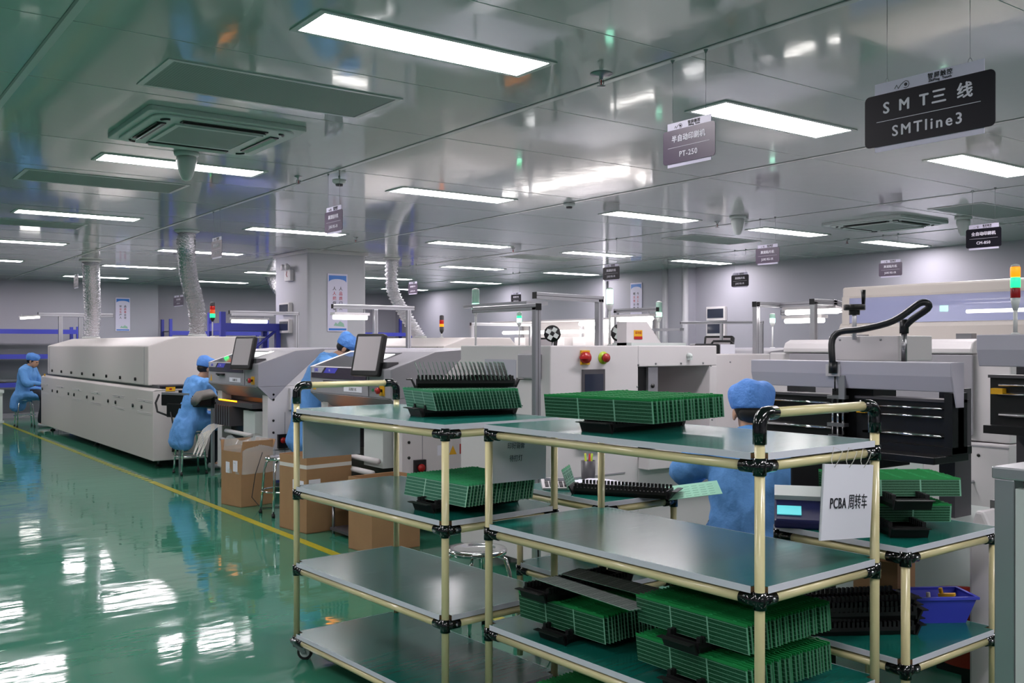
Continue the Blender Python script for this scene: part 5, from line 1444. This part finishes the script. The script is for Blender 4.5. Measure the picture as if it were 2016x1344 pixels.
def remeshed(mb, name, parent, voxel, smooth=4, k=None, wr=0.0, wsc=9.0, seed=0):
    o = mb.build(name + '_raw')
    r = o.modifiers.new('r', 'REMESH'); r.mode = 'VOXEL'; r.voxel_size = voxel; r.use_smooth_shade = True
    s = o.modifiers.new('s', 'SMOOTH'); s.iterations = smooth; s.factor = .5
    me = evaluated_mesh(o, name)
    bpy.data.objects.remove(o)
    if wr:
        for v, n in zip(me.vertices, [Vector(x.normal) for x in me.vertices]):
            c = v.co
            q = Vector((c.x * wsc, c.y * wsc, c.z * wsc * .55 + seed))
            f = noise.noise(q) * .6 + (1 - abs(noise.noise(q * 1.9))) * .5 - .35
            v.co = c + n * f * wr
    me.materials.clear(); me.materials.append(M[k])
    for p in me.polygons: p.material_index = 0; p.use_smooth = True
    me.name = name
    n = bpy.data.objects.new(name, me); COL.objects.link(n); n.parent = parent
    return n
def V(*a): return Vector(a)
def person(label, loc, rz, pose, stand=False, voxel=.008, seed=0):
    """local frame: faces +y. pose holds joints; the body is one continuous surface"""
    t = thing('person', label, 'person', loc, rz)
    J = {k: Vector(v) for k, v in pose.items() if k not in ('tilt', 'turn')}
    tilt, turn = pose.get('tilt', 0), pose.get('turn', 0)
    b = MB(); b._k = 'skin'
    pel, che, nec, hd = J['pelvis'], J['chest'], J['neck'], J['head']
    cap_chain(b, [pel, pel.lerp(che, .5), che, nec - V(0, 0, .05)], [(.155, .11), (.135, .1), (.165, .11), (.1, .08)])
    cap_chain(b, [nec - V(0, 0, .06), nec, hd - V(0, 0, .04)], [.06, .052, .055])
    Th = Matrix.Translation(hd) @ Matrix.Rotation(turn, 4, 'Z') @ Matrix.Rotation(-tilt, 4, 'X')
    b.ball((0, -.012, .035), (.076, .095, .088), 'skin', 20, 14, Th)
    b.ball((0, .03, -.02), (.06, .07, .085), 'skin', 18, 12, Th)
    b.ball((0, .062, -.07), (.035, .03, .025), 'skin', 12, 8, Th)
    b.ball((0, .1, -.012), (.013, .018, .026), 'skin', 10, 8, Th)
    b.ball((0, .094, -.05), (.024, .012, .009), 'skin', 10, 6, Th)
    b.ball((0, .088, .03), (.05, .014, .012), 'skin', 12, 6, Th)
    for s in (-1, 1):
        b.ball((s * .078, -.005, -.005), (.01, .02, .032), 'skin', 10, 8, Th)
        sh, el, wr_ = J['sh' + 'lr'[s > 0]], J['el' + 'lr'[s > 0]], J['wr' + 'lr'[s > 0]]
        cap_chain(b, [che + V(0, 0, .06), sh, el, wr_], [.07, .058, .042, .028])
        d = (wr_ - el).normalized()
        side = d.cross(V(0, 0, 1)).normalized() * s
        palm = wr_ + d * .055
        cap_chain(b, [wr_, palm, wr_ + d * .09], [(.03, .018), (.042, .016), (.04, .014)])
        for i, L in enumerate((.068, .078, .072, .056)):
            off = side * (-.03 + i * .02) * s
            r0 = wr_ + d * .088 + off
            m1 = r0 + d * L * .5 - V(0, 0, .006 + .003 * i); m2 = r0 + d * L * .9 - V(0, 0, .022 + .004 * i)
            cap_chain(b, [r0 - d * .02, r0, m1, m2], [.009, .0088, .008, .007], 8)
        tb = wr_ + d * .03 - side * s * .03
        cap_chain(b, [wr_ + d * .02, tb, tb + d * .03 - side * s * .018 - V(0, 0, .01), tb + d * .055 - side * s * .02 - V(0, 0, .018)], [.014, .012, .0105, .009], 8)
        hp, kn, an = J['hp' + 'lr'[s > 0]], J['kn' + 'lr'[s > 0]], J['an' + 'lr'[s > 0]]
        cap_chain(b, [pel, hp, kn, an], [.1, .082, .058, .04])
        cap_chain(b, [an, an + V(0, .06, -.045), an + V(0, .17, -.05)], [.038, (.042, .032), (.04, .026)])
    remeshed(b, 'body', t, voxel * .75, 2, 'skin')
    # eyes, mouth line
    e = MB()
    for s in (-1, 1): e.ball((s * .03, .088, .012), (.011, .008, .006), 'eye', 10, 6, Th)
    e.ball((0, .1045, -.05), (.018, .003, .0022), 'red_plastic', 10, 4, Th)
    e.build('eyes_and_lips', t)
    # hair
    h = MB(); h.ball((0, -.02, .036), (.081, .096, .09), 'hair', 22, 14, Th)
    h.ball((0, -.048, -.004), (.064, .054, .052), 'hair', 18, 10, Th)
    for s in (-1, 1): h.ball((s * .072, .008, .012), (.009, .016, .03), 'hair', 10, 6, Th)
    h.build('hair', t)
    # bouffant cap: puffed crown over an elastic band
    c = MB(); rg = []; n = 40
    for i in range(11):
        a = i / 10
        zz = [.022, .024, .042, .07, .105, .135, .156, .167, .171, .172, .172][i]; rr = [.099, .109, .116, .129, .132, .124, .104, .076, .046, .016, .003][i]
        row = []
        for j in range(n):
            th = 2 * math.pi * j / n
            wv = 1 + (.03 * math.sin(th * 5 + i * .6) + .03 * math.sin(th * 9 - i * 1.3 + seed)) * (1 if i < 9 else .3)
            dz = .006 * math.sin(th * 4 + seed) * (2 < i < 8) + (.026 * math.sin(th) * (1 - i / 5) if i < 5 else 0)
            row.append((rr * .83 * wv * math.cos(th), -.018 + rr * .9 * wv * math.sin(th), zz * .86 + dz))
        rg.append(row)
    c.rings(rg, 'cap_blue', True, True, Th)
    co = c.build('cap', t)
    sd = co.modifiers.new('sub', 'SUBSURF'); sd.levels = 1; sd.render_levels = 1
    # coat: body, sleeves, collar and skirt fused into one cloth
    g = MB(); g._k = 'coat_blue'
    up = (nec - che).normalized()
    top = nec - V(0, .0, .035)
    cap_chain(g, [pel - V(0, 0, .02), pel.lerp(che, .45), che + V(0, 0, .02), top], [(.2, .16), (.185, .15), (.205, .145), (.1, .085)], 24)
    cap_chain(g, [J['shl'] + V(-.01, 0, -.02), che + V(0, -.01, .1), J['shr'] + V(.01, 0, -.02)], [(.07, .07), (.09, .1), (.07, .07)], 18)
    for s in 'lr':
        sh, el, wr_ = J['sh' + s], J['el' + s], J['wr' + s]
        cap_chain(g, [che.lerp(sh, .6) + V(0, 0, .03), sh, sh.lerp(el, .5) + V(0, -.01, 0), el, el.lerp(wr_, .5), wr_ - (wr_ - el).normalized() * .01], [.085, .082, .075, .066, .058, .042], 18)
    if stand:
        cap_chain(g, [pel + V(0, 0, .05), pel - V(0, 0, .2), pel - V(0, .02, .38)], [(.2, .15), (.215, .165), (.235, .185)], 24)
    else:
        kc = (J['knl'] + J['knr']) / 2
        cap_chain(g, [pel - V(0, 0, .02), pel.lerp(kc, .5) + V(0, 0, .02), kc + V(0, -.05, .0)], [(.21, .13), (.22, .115), (.2, .1)], 24)
        cap_chain(g, [pel + V(0, -.05, .0), pel + V(0, -.1, -.12), pel + V(0, -.12, -.24)], [(.2, .12), (.21, .1), (.22, .09)], 24)
    remeshed(g, 'work_coat', t, voxel * 1.3, 4, 'coat_blue', .034, 9.0, seed)
    cl = MB()
    T = Matrix.Translation(nec - V(0, .005, .012)) @ Matrix.Rotation(R(-12), 4, 'X')
    rr = []
    for z, q in ((-.05, .1), (-.02, .088), (.022, .074), (.026, .071), (.018, .069), (-.02, .074)):
        rr.append([(q * math.cos(a), q * 1.0 * math.sin(a), z + .012 * math.sin(a + math.pi)) for a in [i * math.pi / 14 for i in range(28)]])
    cl.rings(rr, 'coat_blue', True, False, T).build('collar', t)
    p = MB(); p._k = 'trouser'
    for s in 'lr':
        cap_chain(p, [J['hp' + s], J['kn' + s], J['an' + s] + V(0, 0, .02)], [.1, .074, .058])
    remeshed(p, 'trousers', t, voxel * 1.5, 3, 'trouser', .008, 12, seed)
    for s in 'lr':
        an = J['an' + s]
        f = MB(); f._k = 'shoe'
        cap_chain(f, [an + V(0, -.02, -.04), an + V(0, .07, -.05), an + V(0, .18, -.055)], [(.045, .04), (.048, .038), (.042, .03)])
        f.build('shoe', t)
    return t
def seated(seat, lean=.06, head_dy=.05, arms=None, tilt=.3, turn=0.0, hz=0.0):
    p = dict(pelvis=(0, 0, seat + .09), chest=(0, lean * .8, seat + .43), neck=(0, lean * 1.3, seat + .58), head=(0, lean * 1.3 + head_dy, seat + .71 + hz),
             shl=(-.17, lean, seat + .52), shr=(.17, lean, seat + .52), ell=(-.25, lean + .1, seat + .3), elr=(.25, lean + .1, seat + .3),
             wrl=(-.15, lean + .33, seat + .28), wrr=(.15, lean + .33, seat + .28),
             hpl=(-.09, .03, seat + .08), hpr=(.09, .03, seat + .08), knl=(-.13, .4, seat + .07), knr=(.13, .4, seat + .07), anl=(-.13, .36, .09), anr=(.13, .36, .09), tilt=tilt, turn=turn)
    if arms: p.update(arms)
    return p
person('person in a blue coat and cap seated with their back to the camera', (3.47, 2.87, 0), -math.atan2(.72, .69),
       seated(.47, .07, .03, dict(ell=(-.31, .16, .86), wrl=(-.2, .33, .86), elr=(.28, .14, .78), wrr=(.18, .38, .84)), .35, 0, -.03), voxel=.0085, seed=3)
person('person in a blue coat and cap standing bent over the line, side view', (3.95, 8.5, 0), -math.atan2(.806, -.592),
       dict(pelvis=(0, -.1, .92), chest=(0, .06, 1.22), neck=(0, .16, 1.36), head=(0, .26, 1.43), shl=(-.17, .08, 1.3), shr=(.17, .08, 1.3), ell=(-.24, .2, 1.06), elr=(.24, .2, 1.06), wrl=(-.12, .38, 1.04), wrr=(.12, .38, 1.04),
            hpl=(-.09, -.1, .9), hpr=(.09, -.1, .9), knl=(-.1, -.05, .5), knr=(.1, -.03, .5), anl=(-.1, -.12, .09), anr=(.1, -.1, .09), tilt=.75), stand=True, voxel=.011, seed=8)
person('person in a blue coat and cap seated beside the near end of the oven', (3.56, 11.1, 0), R(-78),
       seated(.5, .1, .06, None, .5, 0, -.02), voxel=.012, seed=12)
person('person in a blue coat and cap seated at the far end of the oven', (3.18, 19.25, 0), -math.atan2(.806, -.592),
       seated(.5, .06, .07, None, .35, 0, -.03), voxel=.014, seed=17)
